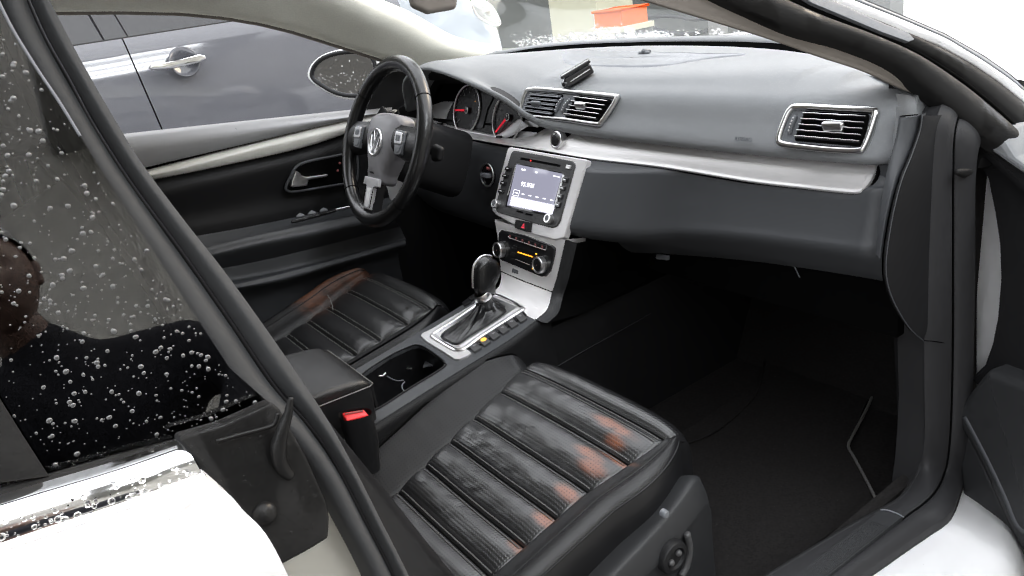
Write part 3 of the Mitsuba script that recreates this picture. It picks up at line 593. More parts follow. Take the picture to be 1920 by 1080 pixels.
for q in range(6):
    a, b = q / 6 + .012, (q + 1) / 6 - .012
    w = A([bs[0] * (1 - a) + bs[1] * a, bs[0] * (1 - b) + bs[1] * b, bs[3] * (1 - b) + bs[2] * b, bs[3] * (1 - a) + bs[2] * a])
    put(K2 + '__button', plate(w, LN, -.002, .002, .0008, .0006), m_.dark_plastic, 35)
    cc = w.mean(0) + LN * .0021
    put(K2 + '__button_print', lathe([(.0036, 0), (.0024, .0004), (0, .0004)], frame(cc, LX, LY), 5), m_.dull_red, False)
put(K2 + '__button_rail', tube(A([[0.5168,0.0482,0.6886],[0.5162,0.0441,0.6859],[0.5155,-0.08,0.6827],[0.5174,-0.0828,0.6915]]), .0010, 6), m_.satin_metal, True)
put(K2 + '__display', plate(A([[0.515,0.0155,0.6714],[0.515,-0.0396,0.6715],[0.5097,-0.0339,0.6478],[0.5096,0.0218,0.647]]), LN, -.001, .0006, .0, .001), m_.satin_black, 35)
dd = A([[0.5116,0.0114,0.6615],[0.5115,-0.0347,0.6613]])
put(K2 + '__display_segments', [tube(A([dd[0] * (1 - t) + dd[1] * t - LX * .0011, dd[0] * (1 - t) + dd[1] * t + LX * .0013 - LY * .0004]), .0013 if q % 2 else .0017, 4) for q, t in enumerate(np.linspace(.0, 1, 9))], m_.orange_plastic, False, label='amber display segments')
glow(K2 + '__display_segments', (3.2, 1.15, .06))
put(K2 + '__indicator', [hull([(p_ + LX * s, .0012) for s in (-.0015, .0015)], 8) for p_ in A([[0.513,-0.0489,0.6694],[0.5059,-0.0402,0.6375]])], m_.orange_plastic); glow(K2 + '__indicator', (3.2, 1.2, .05))
for b in (A([[0.5153,0.0328,0.6728],[0.5152,0.0156,0.6725],[0.5134,0.0189,0.6642],[0.5133,0.0342,0.6636]]), A([[0.512,0.0358,0.6578],[0.5118,0.0204,0.6572],[0.51,0.0238,0.6488],[0.5101,0.0392,0.6493]]), A([[0.5091,0.039,0.6448],[0.509,0.0235,0.6444],[0.5077,0.0251,0.6385],[0.5078,0.0406,0.6389]]), A([[0.514,-0.0435,0.6669],[0.5139,-0.0524,0.6664],[0.5111,-0.0479,0.6537],[0.5111,-0.0371,0.6538]]), A([[0.5088,-0.0288,0.6435],[0.5088,-0.0396,0.6434],[0.5074,-0.0364,0.6374],[0.5074,-0.0255,0.6374]])):
    put(K2 + '__key', plate(b, LN, -.002, .0015, .0006, .0006), m_.dark_plastic, 35)
put(K2 + '__frame_line', tube(A([[0.5083,0.0224,0.6449],[0.5078,-0.0299,0.6429]]), .0007, 5), m_.satin_metal, True)
put(K2 + '__sensor', plate(A([[0.5089,0.037,0.621],[0.5088,-0.0198,0.6203],[0.5069,-0.0166,0.6119],[0.507,0.0404,0.6124]]), LN, -.002, .0015, .0005, .0008), m_.grey_plastic, 35)

# console body: top edges, sides down to the floor
xs = A([.47, .44, .40, .35, .30, .25, .20, .15, .10, .05, -.05, -.25])
yl = np.interp(-xs, [-.47, -.40, -.25, .25], [.080, .080, .074, .074]); yr = np.interp(-xs, [-.47, -.43, -.36, -.22, .25], [-.118, -.128, -.134, -.130, -.128])
zc = ZC(xs) - .0015
zc[:1] += .002
side = lambda y, s: [np.stack([xs, y, zc], 1), np.stack([xs, y + s * .006, zc - .003], 1), np.stack([xs, y + s * .010, zc - .012], 1), np.stack([xs, y + s * .010, zc - .05], 1), np.stack([xs, y + s * .015, zc - .12], 1), np.stack([xs, y + s * .03, np.full(len(xs), .24)], 1)]
put(K + '__side_panel', loft(side(yr, -1), 60), m_.dark_plastic, 60)
put(K + '__side_panel', loft(side(yl, 1), 60), m_.lower_plastic, 60)
put(K + '__tunnel', [box([.40, -.120, .2], [1.1, .080, .54]), box([.585, -.098, .3], [1.1, .09, .70])], m_.dark_plastic, False)
put(K + '__tunnel_seam', tube(spl(A([[0.4573,-0.136,0.4623],[0.5429,-0.136,0.4685],[0.6329,-0.136,0.4727],[0.7283,-0.136,0.4783]]), 30), .0010, 6), m_.mid_plastic, True)
# top sheet with the cup holder opening cut out
cup = A([[0.1275,0.0395,0.5263],[0.1948,0.0487,0.5364],[0.2398,0.0396,0.5431],[0.253,0.0274,0.5451],[0.2564,-0.0011,0.5456],[0.2533,-0.0595,0.5451],[0.2493,-0.0797,0.5445],[0.2382,-0.0937,0.5429],[0.1667,-0.0934,0.5322],[0.0917,-0.0934,0.5209],[0.0899,-0.0688,0.5207],[0.0926,-0.0039,0.5211]])
top = np.vstack([np.stack([xs[1:-1], yl[1:-1], ZC(xs[1:-1])], 1), np.stack([xs[1:-1], yr[1:-1], ZC(xs[1:-1])], 1)[::-1]])
put(K, plate(top, CN, -.006, .0, 0, .0, holes=[(cup, .004)]), m_.lower_plastic, 30, label='long black centre console between the seats')
cuv = spl(cup, 60, True); cc = cuv.mean(0)
put(K + '__cup_holder', grid(A([cuv + CN * .0004, cuv - CN * .004, cc + (cuv - cc) * .98 - CN * .02, cc + (cuv - cc) * .94 - CN * .085, cc + (cuv - cc) * .5 - CN * .09, cc + (cuv - cc) * .02 - CN * .09]), closed_v=True), m_.satin_black, 50, label='deep black cup holder tray')
put(K + '__cup_holder_lip', tube(cuv + CN * .0008, .0022, 8, True, flatten=.7), m_.dark_plastic, True)
ins = A([[0.1942,0.0712,0.505],[0.1842,0.0423,0.505],[0.1823,0.0113,0.505],[0.1913,-0.0095,0.505]])
put(K + '__cup_ring', tube(spl(A([[0.2136,0.0899,0.5],[0.1958,0.0766,0.5],[0.1842,0.0563,0.5],[0.1831,0.0308,0.5],[0.1875,0.0121,0.5],[0.1972,0.0036,0.5]]), 30), .0014, 8), m_.grey_plastic, True)
put(K + '__cup_ring', tube(spl(A([[0.1954,-0.0041,0.5],[0.1856,-0.0113,0.5],[0.1782,-0.0274,0.5],[0.1771,-0.0445,0.5],[0.1816,-0.053,0.5]]), 24), .0014, 8), m_.grey_plastic, True)
put(K + '__cup_ring', tube(spl(A([[0.1886,0.0578,0.5],[0.2069,0.0557,0.5],[0.2205,0.0492,0.5],[0.2321,0.0345,0.5]]), 24), .0014, 8), m_.satin_metal, True)
put(K + '__cup_insert', plate(A([[0.2682,0.0418,0.51],[0.2657,-0.0159,0.51],[0.2563,-0.0006,0.51],[0.2436,0.005,0.51],[0.2562,0.0208,0.51]]), [0, 0, 1], -.003, .0, .001), m_.grey_plastic, 35)
put(K + '__tray_edge', plate(A([[0.0839,-0.0196,0.5198],[0.0927,-0.013,0.5211],[0.0914,-0.0876,0.5209],[0.0801,-0.097,0.5192]]), CN, -.004, .0025, .001, .001), m_.grey_plastic, 35)
put(K + '__tray_plate', plate(A([[0.0751,-0.0333,0.5225],[0.0807,-0.0308,0.5233],[0.0808,-0.0647,0.5233],[0.0745,-0.0687,0.5224]]), CN, -.002, .0015, .0005, .0005), m_.satin_metal, 35, label='small bright metal plate at the back of the tray')
put(K + '__socket', [hull([(p_, .006) for p_ in A([[0.1702,0.0665,0.505],[0.1876,0.0725,0.505]])]), ring(A([[0.1734,0.0528,0.512]])[0], [0, -.6, .8], .010, .002, 24, 8)], m_.satin_metal, True)
# silver selector plate, boot frame
K3 = C + 'gear_selector'; tag(K3, 'automatic gear lever with leather boot in a silver plate')
put(K3 + '__base_plate', plate(A([[0.2742,0.0521,0.5503],[0.2824,0.0572,0.5515],[0.298,0.0527,0.5538],[0.3559,0.0536,0.5625],[0.4075,0.0525,0.5702],[0.4439,0.0706,0.5757],[0.4599,0.0526,0.5781],[0.4571,-0.0602,0.5776],[0.4461,-0.078,0.576],[0.2986,-0.0749,0.5539],[0.2959,-0.1053,0.5535],[0.285,-0.1068,0.5519],[0.2701,-0.1014,0.5497],[0.2655,-0.0934,0.549],[0.2676,-0.0452,0.5493],[0.2689,0.019,0.5495]]), CN, -.006, .0015, .001, .003), m_.brushed_metal, 35, label='silver plate round the gear lever')
fr = spl(A([[0.2887,0.0275,0.5555],[0.3154,0.0306,0.5595],[0.3566,0.0327,0.5656],[0.4016,0.0387,0.5724],[0.4492,0.0426,0.5795],[0.4539,-0.0152,0.5802],[0.4489,-0.0643,0.5794],[0.4409,-0.0748,0.5782],[0.3891,-0.0756,0.5705],[0.3356,-0.0775,0.5625],[0.3017,-0.0827,0.5574],[0.2882,-0.0803,0.5554],[0.2822,-0.0626,0.5545],[0.2826,-0.0118,0.5546],[0.2837,0.017,0.5547]]), 90, True)
put(K3 + '__frame', tube(fr, .0042, 8, True, flatten=.6, upv=CN), m_.chrome, True, label='chrome frame round the gear lever boot')
fp = A([[0.2935,0.0254,0.5542],[0.3535,0.0286,0.5631],[0.4457,0.0383,0.5769],[0.4451,-0.058,0.5768],[0.3921,-0.0618,0.5689],[0.2942,-0.0666,0.5543],[0.2864,-0.0455,0.5531]])
put(K3 + '__frame_plate', plate(fp, CN, -.002, .003, .001, .002), m_.satin_metal, 35)
bo = spl(A([[0.2929,-0.0039,0.5573],[0.3086,0.0067,0.5597],[0.3552,0.0096,0.5666],[0.4051,0.0134,0.5741],[0.4321,0.0103,0.5781],[0.4321,-0.0129,0.5781],[0.4245,-0.0384,0.577],[0.4129,-0.0506,0.5753],[0.3714,-0.0544,0.5691],[0.3253,-0.0552,0.5622],[0.3025,-0.0589,0.5587],[0.2933,-0.0535,0.5574],[0.2907,-0.0339,0.557]]), 64, True)
put(K3 + '__boot_rim', tube(bo, .0026, 8, True), m_.satin_black, True)
kb = A([[0.3628,-0.0326,0.5615]])[0]; kt = A([[0.393,-0.018,0.6127]])[0]
bb = []
angs = np.arange(64) / 64 * 2 * math.pi
cb_ = bo.mean(0)
for t, rr in ((0, 1.0), (.12, .86), (.3, .55), (.5, .36), (.7, .27), (.85, .24), (1.0, .22)):
    c_ = cb_ * (1 - t) + kt * t + A([.01, 0, 0]) * math.sin(math.pi * t)
    ringp = (bo - cb_); d_ = ringp * rr
    if t > .3: d_ = d_ * (1 - (t - .3) / .7) + (np.cos(angs)[:, None] * -CX + np.sin(angs)[:, None] * CY) * .0135 * ((t - .3) / .7) if False else d_
    fold = 1 + .16 * np.sin(angs * 5 + t * 7) * math.sin(math.pi * min(1, t * 1.15)) + .09 * np.sin(angs * 11 + 2 + t * 4) * math.sin(math.pi * min(1, t))
    if t > .5:
        m0 = np.linalg.norm(d_, axis=1, keepdims=True); tgt = .015; w = (t - .5) / .5
        d_ = d_ * ((1 - w) + w * tgt / m0)
    bb.append(c_ + d_ * fold[:, None] - CN * (.006 * math.sin(math.pi * t) * (np.sin(angs * 5 + 1)[:, None] > .3)))
bb = A(bb); bb = np.stack([spl(bb[:, j], 24) for j in range(64)], 1)
put(K3 + '__boot', grid(bb, closed_v=True), m_.wheel_leather, True, label='creased black leather boot')
put(K3 + '__boot_hollow', plate(A([[0.2987,-0.013,0.5578],[0.4232,0.0018,0.5764],[0.4178,-0.0325,0.5756],[0.3015,-0.0485,0.5582]]), CN, -.002, .0004), m_.void_black, False)
KY = -.018
kn = A([[0.3722,-0.018,0.6375],[0.3764,-0.018,0.6645],[0.3847,-0.018,0.6808],[0.4003,-0.018,0.689],[0.4157,-0.018,0.6895],[0.4311,-0.018,0.6822],[0.442,-0.018,0.6706],[0.4408,-0.018,0.6503],[0.4301,-0.018,0.6355],[0.4204,-0.018,0.6261],[0.4156,-0.018,0.608],[0.3915,-0.018,0.6121],[0.3778,-0.018,0.6206]])
kn = kn.mean(0) + (kn - kn.mean(0)) * np.where(kn[:, 2:3] > kn[:, 2].mean(), [.86, 1, 1.0], [.90, 1, 1.0]); kc = kn.mean(0)
def knob_section(y, s): return kc + (spl(kn, 70, True) - kc) * s + A([0, y, 0])
kk = [knob_section(y, s) for y, s in ((.017, .01), (.017, .15), (.0165, .5), (.015, .75), (.011, .92), (.005, .99), (0, 1.0), (-.005, .99), (-.011, .92), (-.015, .75), (-.0165, .5), (-.017, .12), (-.017, .01))]
put(K3 + '__knob', grid(A(kk), closed_v=True), m_.wheel_leather, True, label='black leather gear knob with a silver spine')
sp_ = A([[0.3664,-0.03,0.6414],[0.3707,-0.03,0.6691],[0.3787,-0.03,0.6842],[0.3942,-0.03,0.6924],[0.4095,-0.03,0.6929],[0.4262,-0.03,0.6862],[0.4325,-0.03,0.6785]])
put(K3 + '__knob_trim', tube(spl(A([[0.378,-0.02,0.6348],[0.3821,-0.02,0.6618],[0.3892,-0.02,0.6785],[0.4025,-0.02,0.6876],[0.4166,-0.02,0.6879],[0.4309,-0.02,0.6815]]), 40) + [-.001, .005, .001],   .0048, 10, False, flatten=.5), m_.satin_metal, True)
col = A([[0.3927,-0.018,0.6117]])[0]
put(K3 + '__collar', lathe([(.0165, -.006), (.0185, .0), (.0185, .006), (.0165, .010)], frame(col, [0, -1, .1], [.95, .1, .3])), m_.satin_metal, 40)
put(K3 + '__neck', lathe([(.0150, -.03), (.0165, .0)], frame(col + [0, 0, -.004], [0, -1, 0], [.98, 0, .15])), m_.wheel_leather, True)
put(K3 + '__position_print', [text(t, .0052, p_, CX, CY, .0004) for t, p_ in zip('PRNDS', A([[0.3598,0.0329,0.5679],[0.3433,0.0301,0.5655],[0.3275,0.0263,0.5631],[0.3156,0.0239,0.5613],[0.3043,0.0205,0.5596]]))], m_.grey_print, False)
# row of console switches
sw = A([[0.3046,-0.0751,0.5538],[0.4452,-0.0682,0.5748],[0.4332,-0.1085,0.573],[0.2985,-0.1102,0.5529]])
lit = {1}
for q in range(6):
    a, b = q / 6 + .012, (q + 1) / 6 - .03
    w = A([sw[0] * (1 - a) + sw[1] * a, sw[0] * (1 - b) + sw[1] * b, sw[3] * (1 - b) + sw[2] * b, sw[3] * (1 - a) + sw[2] * a])
    put(K + '__switch', plate(w, CN, -.002, .0035, .001, .001), m_.switch_grey, 35, label='console switch with a lit amber symbol' if q == 1 else None)
    e0 = sw[0] * (1 - b - .02) + sw[1] * (b + .02); e1 = sw[3] * (1 - b - .02) + sw[2] * (b + .02)
    put(K + '__switch_gap', tube(A([e0 * .85 + e1 * .15, e0 * .35 + e1 * .65]) + CN * .002, .0022, 6), m_.gloss_black, True)
    cc = w.mean(0) + CN * .0036
    if q in lit:
        kk_ = put(K + '__switch_symbol', [ring(cc, CN, .0045, .0012, 20, 6), text('P', .005, cc, CX, CY, .0006, bold=True)], m_.orange_plastic, False); glow(kk_, (3.0, 1.5, .12))
    else:
        put(K + '__switch_symbol', [tube(A([cc - CX * .003, cc + CX * .003]), .0011, 5), tube(A([cc - CX * .002 + CY * .003, cc + CX * .002 + CY * .003]), .0008, 5)], m_.grey_print, False)
put(K + '__switch', plate(A([[0.397,0.083,0.5686],[0.4152,0.0849,0.5714],[0.4105,0.0653,0.5707],[0.3933,0.0667,0.5681]]), CN, -.002, .003, .001, .001), m_.gloss_black, 35)
put(K + '__switch', plate(A([[0.4166,0.087,0.5716],[0.435,0.089,0.5743],[0.4297,0.0749,0.5735],[0.4133,0.0694,0.5711]]), CN, -.002, .003, .001, .001), m_.satin_black, 35)
# leather armrest box
K4 = C + 'armrest'
ax_ = [(x, z) for x, z in ((.085, .520), (.088, .560), (.086, .590), (.078, .602), (.055, .607), (-.05, .610), (-.25, .612))]
secs = []
for yy, dz, dx in ((.083, -.035, -.012), (.0835, -.010, -.010), (.079, -.002, -.003), (.066, .001, 0), (.02, .003, .002), (-.06, .003, .002), (-.106, .001, 0), (-.118, -.002, -.003), (-.1225, -.010, -.010), (-.122, -.035, -.012)):
    secs.append(A([[x + (dx if x > .04 else 0), yy, z + (dz if z > .58 else 0) * (1 if z > .56 else 0)] for x, z in ax_]))
put(K4, loft(secs, 40, 40), m_.leather, True, label='padded black leather armrest on the console')
put(K4 + '__lid_side', [plate(A([[.080, -.1235, .585], [.080, -.1235, .535], [-.25, -.1235, .535], [-.25, -.1235, .60]]), [0, -1, 0], -.004, .001, .001), plate(A([[.0895, .08, .585], [.0895, -.12, .585], [.0895, -.12, .540], [.0895, .08, .540]]), [1, 0, 0], -.004, .0005, .001)], m_.leather, 30)
put(K4 + '__seam', [tube(A([[.0905, .078, .586], [.0905, -.119, .586], [.082, -.125, .586], [-.2, -.125, .598]]), .0012, 5)], m_.thread, True)
put(K4 + '__base', box([-.3, -.118, .40], [.078, .075, .533]), m_.dark_plastic, False)
put(K4 + '__base_seam', tube(A([[.0795, .07, .534], [.0795, -.119, .534], [-.2, -.1195, .534]]), .0014, 5), m_.grey_plastic, True)
# seat belt buckle
K5 = C + 'belt_buckle'; tag(K5, 'black seat belt buckle with a red release button')
bk = A([[0.0164,-0.1481,0.575],[0.0477,-0.1675,0.575],[0.0455,-0.1921,0.575],[0.0119,-0.1792,0.575]])
put(K5 + '__button', plate(bk, [0, 0, 1], -.012, .0, .0025, .002), m_.red_plastic, 35, label='red release button')
bb_ = bk.mean(0); ou = bb_ + (bk - bb_) * 1.13
put(K5 + '__shell', grid(A([spl(ou, 24, True) + [0, 0, .001], spl(ou, 24, True) + [0, 0, -.004], spl(ou, 24, True) + [0, 0, -.05], spl(bb_ + (ou - bb_) * .85, 24, True) + [-.01, 0, -.13]]), closed_v=True), m_.dark_plastic, 40)
put(K5 + '__slot', tube(A([bk[0] * .75 + bk[3] * .25, bk[1] * .75 + bk[2] * .25]) * .8 + bb_ * .2 + [0, 0, .0005], .0018, 6), m_.dull_red, True)


# ================================================================ seats (built for the passenger side, mirrored and shifted for the driver)
SEAT_SL = math.atan(.25)
def seat(name, label, mirror, dx, full):
    k = C + name; tag(k, label)
    yc = -.367
    def W(P):
        P = np.array(P, float); 
        if mirror: P[..., 1] = .372 + (P[..., 1] - yc) * (-1)
        P[..., 0] += dx
        return P
    def addm(sub, m, mat, smooth=True, lab=None):
        m = tm(m).copy(); V = W(m.vertices); F = m.faces[:, ::-1] if mirror else m.faces
        return put(k + '__' + sub, trimesh.Trimesh(V, F, process=False), mat, smooth, lab)
    yL = lambda x: np.interp(x, [-.10, .05, .20, .33, .40], [-.245, -.238, -.214, -.193, -.188])
    yR = lambda x: np.interp(x, [-.10, .05, .20, .33, .40], [-.512, -.514, -.518, -.545, -.552])
    seams = [-.10, -.02, .044, .102, .160, .218, .286, .350]
    # centre panel height field
    us = np.r_[np.linspace(-.10, .352, 180), .352 + np.linspace(.002, .15, 44)]
    G = []
    vs = np.linspace(0, 1, 90)
    for u in us:
        if u <= .352: x, z, nx, nz = u, .53 + .25 * (u - .36), -.2425, .970
        else:
            s = u - .352; Rr = .036; a = min(s / Rr, 1.45); th = SEAT_SL
            # roll over the front edge
            x = .352 + Rr * (math.sin(a)) * .97 + (0 if s < Rr * 1.45 else 0.006 * (s - Rr * 1.45) / .1); z = .528 - Rr * (1 - math.cos(a)) + .008 * math.sin(a) - max(0, s - Rr * 1.45)
            nx, nz = math.sin(a), math.cos(a)
        i = np.searchsorted(seams, u, side='right') - 1
        puff = 0
        if u < .352:
            s0, s1 = seams[min(i, len(seams) - 2)], seams[min(i, len(seams) - 2) + 1]; tt = np.clip((u - s0) / (s1 - s0), 0, 1)
            puff = math.sin(math.pi * tt) ** .6
        else:
            tt = np.clip((u - .352) / .05, 0, 1); puff = min(1, tt * 3) ** .6
        edge = (1 - abs(2 * vs - 1) ** 7) ** .6
        y = yL(min(x, .36)) * (1 - vs) + yR(min(x, .36)) * vs
        wr = meshkit.fbm(np.stack([np.full_like(y, u * 30 + (9 if mirror else 0)), y * 16, np.zeros_like(y)], -1), 3, 5) - .5
        cr = np.sin((y + .08 * wr) * 150 + u * 40) * meshkit.noise(np.stack([np.full_like(y, u * 20), y * 9, np.zeros_like(y) + 3], -1))
        h = .0118 * puff * (0.35 + .65 * edge) - .004 * (1 - edge) + .0028 * wr * puff * edge + .0004 * cr * puff * edge
        h = h + .006 * (1 - (2 * vs - 1) ** 2) - .010 * np.exp(-((u - .1) / .15) ** 2) * (1 - (2 * vs - 1) ** 2)
        G.append(np.stack([x + nx * h, y, z + nz * h], -1))
    G = A(G)
    addm('cushion', grid(G), m_.perforated_leather, True, 'ribbed perforated black leather cushion with worn brown patches and painted warm reflections')
    # stitched double seams
    st = []
    for sx_ in seams[2:]:
        for d_ in ((-.0045, .0045) if sx_ < .34 else (-.013, -.005)):
            i = np.argmin(abs(us - (sx_ + d_)))
            p = G[i][3:-3]
            for j in range(0, len(p) - 1, 1):
                st.append(tube(A([p[j] * .85 + p[j + 1] * .15, p[j] * .2 + p[j + 1] * .8]) + [0, 0, .0012],   .0011, 4, caps=False))
    addm('stitching', trimesh.util.concatenate(st), m_.thread, False)
    addm('seam', trimesh.util.concatenate([tube(G[np.argmin(abs(us - s_))][2:-2] + [0, 0, .0003], .0018, 6) for s_ in seams[2:]]), m_.void_black, True)
    # bolsters
    def bolster(inner):
        xs_ = np.linspace(-.10, .345, 70); rows_ = []
        for x in xs_:
            base = .53 + .25 * (x - .36)
            t = np.clip((x - .22) / .125, 0, 1)
            w = (.085 if inner else .062) * (1 - .62 * t ** 2.2); h = (.034 if inner else .038) * (1 - .35 * t ** 2)
            drop = .11
            y0 = yL(x) if inner else yR(x); s = 1 if inner else -1
            fx = .0
            sec = [(-.006, -.006), (.06 * w, .004 if inner else .012), (.45 * w, .55 * h), (.85 * w, .97 * h), (1.05 * w, .93 * h), (1.20 * w, .55 * h), (1.27 * w, -.02), (1.28 * w, -drop)]
            sec = spl(A(sec), 26)
            rows_.append(np.stack([np.full(26, x) + fx, y0 + s * sec[:, 0], base + sec[:, 1]], 1))
        rows_ = A(rows_)
        # rounded nose
        for q, (f, dxx) in enumerate(((.93, .012), (.75, .022), (.45, .028))):
            last = rows_[69]; cc = last[14] * .4 + last[0] * .3 + last[-1] * .3
            rows_ = np.concatenate([rows_, [cc + (last - cc) * f + [dxx, 0, -.004 * (q + 1)]]])
        return rows_
    bl = bolster(True)
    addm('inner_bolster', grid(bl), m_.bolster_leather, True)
    addm('inner_bolster_piping', tube(bl[:71, 12] + [0, 0, .0006], .0020, 8), m_.void_black, True)
    addm('inner_bolster_side', grid(bl[:, 14:] + [0, .0008, .0004]), m_.leather, True)
    br = bolster(False)
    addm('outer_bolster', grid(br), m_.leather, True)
    addm('outer_bolster_piping', tube(br[:71, 17] + [0, 0, .0005], .0016, 8), m_.satin_black, True)
    addm('outer_bolster_piping', tube(br[:71, 9] + [0, 0, .0005], .0012, 8), m_.satin_black, True)
    # cushion flank and plastic shield
    addm('base', box([-.12, -.60, .26], [.335, -.13, .44]), m_.dark_plastic, False)
    sh_top = A([[-.15, -.628, .40], [.0, -.630, .430], [.10, -.631, .452], [.20, -.631, .478], [.28, -.628, .500], [.325, -.620, .512], [.355, -.60, .490], [.375, -.58, .455]])
    sh_low = sh_top * [1, 1, 0] + [0, 0, .27]; sh_low[:, 1] = np.minimum(sh_low[:, 1], -.60)
    addm('side_shield', loft([sh_top + [-.004, .035, -.012], sh_top + [0, .006, .001], sh_top + [0, -.004, -.006], sh_top + [.004, -.010, -.035], sh_top * .75 + sh_low * .25 + [.008, -.006, 0], sh_top * .5 + sh_low * .5 + [.004, -.004, 0], sh_low], 60, 40), m_.mid_plastic, True, 'black plastic shield along the seat side')
    if full:
        ctr = A([[0.247,-0.642,0.443]])[0]
        addm('height_dial', lathe([(.024, -.02), (.024, .004), (.022, .007), (.016, .008), (.014, .004), (0, .004)], frame(ctr, [1, 0, 0], [0, 0, 1])), m_.dark_plastic, 40, 'round height dial on the seat side')
        addm('height_dial_spoke', trimesh.util.concatenate([hull([(ctr + A([math.cos(t) * .008, -.006, math.sin(t) * .009]), .0048)]) for t in (.6, 3.4)]), m_.switch_grey, True)
        addm('shield_ridge', tube(spl(A([[0.2798,-0.64,0.4599],[0.2825,-0.64,0.4309],[0.2751,-0.64,0.4079],[0.2635,-0.64,0.3969]]), 20), .005, 8), m_.switch_grey, True)
        sc = A([[0.2423,-0.64,0.515]])[0]
        addm('screw', lathe([(.0055, -.004), (.0055, .003), (.004, .0045), (0, .0045)], frame(sc, [1, 0, .2], [0, 0, 1])), m_.grey_plastic, 40)
        addm('slide_rail', trimesh.util.concatenate([tube(A([[0.3374,-0.6,0.4561],[0.3351,-0.6,0.4424]]), .002, 6), tube(A([[0.3516,-0.6,0.4221],[0.3499,-0.6,0.4154]]), .002, 6)]), m_.satin_metal, True)
    # backrest, reclined, beginning behind the cushion
    bx = lambda s: -.045 - s * .34; bz = lambda s: .455 + s * .94
    rowsb = []
    for s in np.linspace(0, .66, 40):
        hw = np.interp(s, [0, .2, .45, .6, .66], [.235, .245, .235, .19, .12]); 
        sec = []
        for v in np.linspace(-1, 1, 41):
            bolst = .045 * np.exp(-((abs(v) - .82) / .14) ** 2) * np.interp(s, [0, .05, .4, .6], [.7, 1, 1, .1]); edge = -.09 * max(0, abs(v) - .92) / .08
            puff = .008 * abs(math.sin(s * 52)) ** .6 if abs(v) < .62 else 0
            d = bolst + edge + puff
            sec.append([bx(s) + d * .94, yc + v * hw, bz(s) + d * .34])
        rowsb.append(sec)
    addm('backrest', grid(A(rowsb)), m_.leather, True, 'black leather backrest')
    addm('backrest_shell', grid(A(rowsb)[:, ::4] - [.09, 0, .02]), m_.dark_plastic, True)
    i0 = 1
    pw = A(rowsb)[1] + [.008, 0, .004]
    addm('backrest_stitch', trimesh.util.concatenate([tube(A([pw[j] * .9 + pw[j + 1] * .1, pw[j] * .35 + pw[j + 1] * .65]), .0012, 5) for j in range(4, 30)]), m_.thread, False)
    addm('headrest', rbox([.09, .24, .17], .035, frame([bx(.66) - .02, yc, bz(.66) + .11], [1, 0, .35], [0, 1, 0])), m_.leather, True, 'black leather headrest')
    addm('headrest_post', trimesh.util.concatenate([tube(A([[bx(.66) - .02, yc + s_, bz(.66) - .04], [bx(.66) - .02, yc + s_, bz(.66) + .06]]), .006, 8) for s_ in (-.06, .06)]), m_.chrome, True)
    return k
seat('passenger_seat', 'ribbed black leather passenger seat nearest the open door', False, 0.0, True)
seat('driver_seat', 'ribbed black leather driver seat beyond the centre console', True, .035, False)
# scratch on the driver seat side bolster
put(C + 'driver_seat__scratch', tube(spl(A([[0.2682,0.5378,0.522],[0.259,0.499,0.522],[0.2463,0.4561,0.522],[0.2358,0.4283,0.522]]), 16), .0011, 5), m_.thread, True)

# ================================================================ steering wheel
K = C + 'steering_wheel'; tag(K, 'black leather steering wheel with silver spokes and a round badge')
WC = A([.420, .347, .891]); WX = A([0, -1.0, 0]); WY = nrm([.158, 0, .349]); WN = nrm(np.cross(WX, WY)); MW = frame(WC, WX, WY)
wl = lambda x, y, z=0: WC + WX * x + WY * y + WN * z
def wpoly(pts, z=0): return A([wl(x, y, z) for x, y in pts])
rimp = A([wl(.1765 * math.sin(t), .1765 * math.cos(t)) for t in np.linspace(0, 2 * math.pi, 96, endpoint=False)])
rr = .0162 + .0016 * np.cos(np.linspace(0, 2 * math.pi, 96, endpoint=False) * 2 + math.pi) ** 2
put(K + '__rim', tube(rimp, rr, 20, True), m_.wheel_leather, True, label='thick black leather rim')
for t in (.95, -.95, 2.35, -2.35):
    c_ = wl(.1765 * math.sin(t), .1765 * math.cos(t)); put(K + '__rim_seam', ring(c_, math.cos(t) * WX - math.sin(t) * WY, .0169, .0008, 24, 6), m_.void_black, True)
# airbag cover: shield shape
ab = [(x * 1.14, y * 1.08) for x, y in ((-.062, .048), (-.040, .058), (0, .061), (.040, .058), (.062, .048), (.070, .022), (.064, -.005), (.050, -.035), (.034, -.066), (.026, -.086), (-.026, -.086), (-.034, -.066), (-.050, -.035), (-.064, -.005), (-.070, .022))]
o_ = spl(wpoly(ab), 90, True); oc = wl(0, -.004)
put(K + '__airbag_cover', grid(A([oc + (o_ - oc) * s + WN * z for s, z in ((1.0, -.030), (1.0, -.004), (.985, .003), (.93, .0085), (.8, .0135), (.6, .017), (.35, .0195), (.02, .020))]), closed_v=True), m_.hub_grey, True, label='grey airbag cover in the wheel centre')
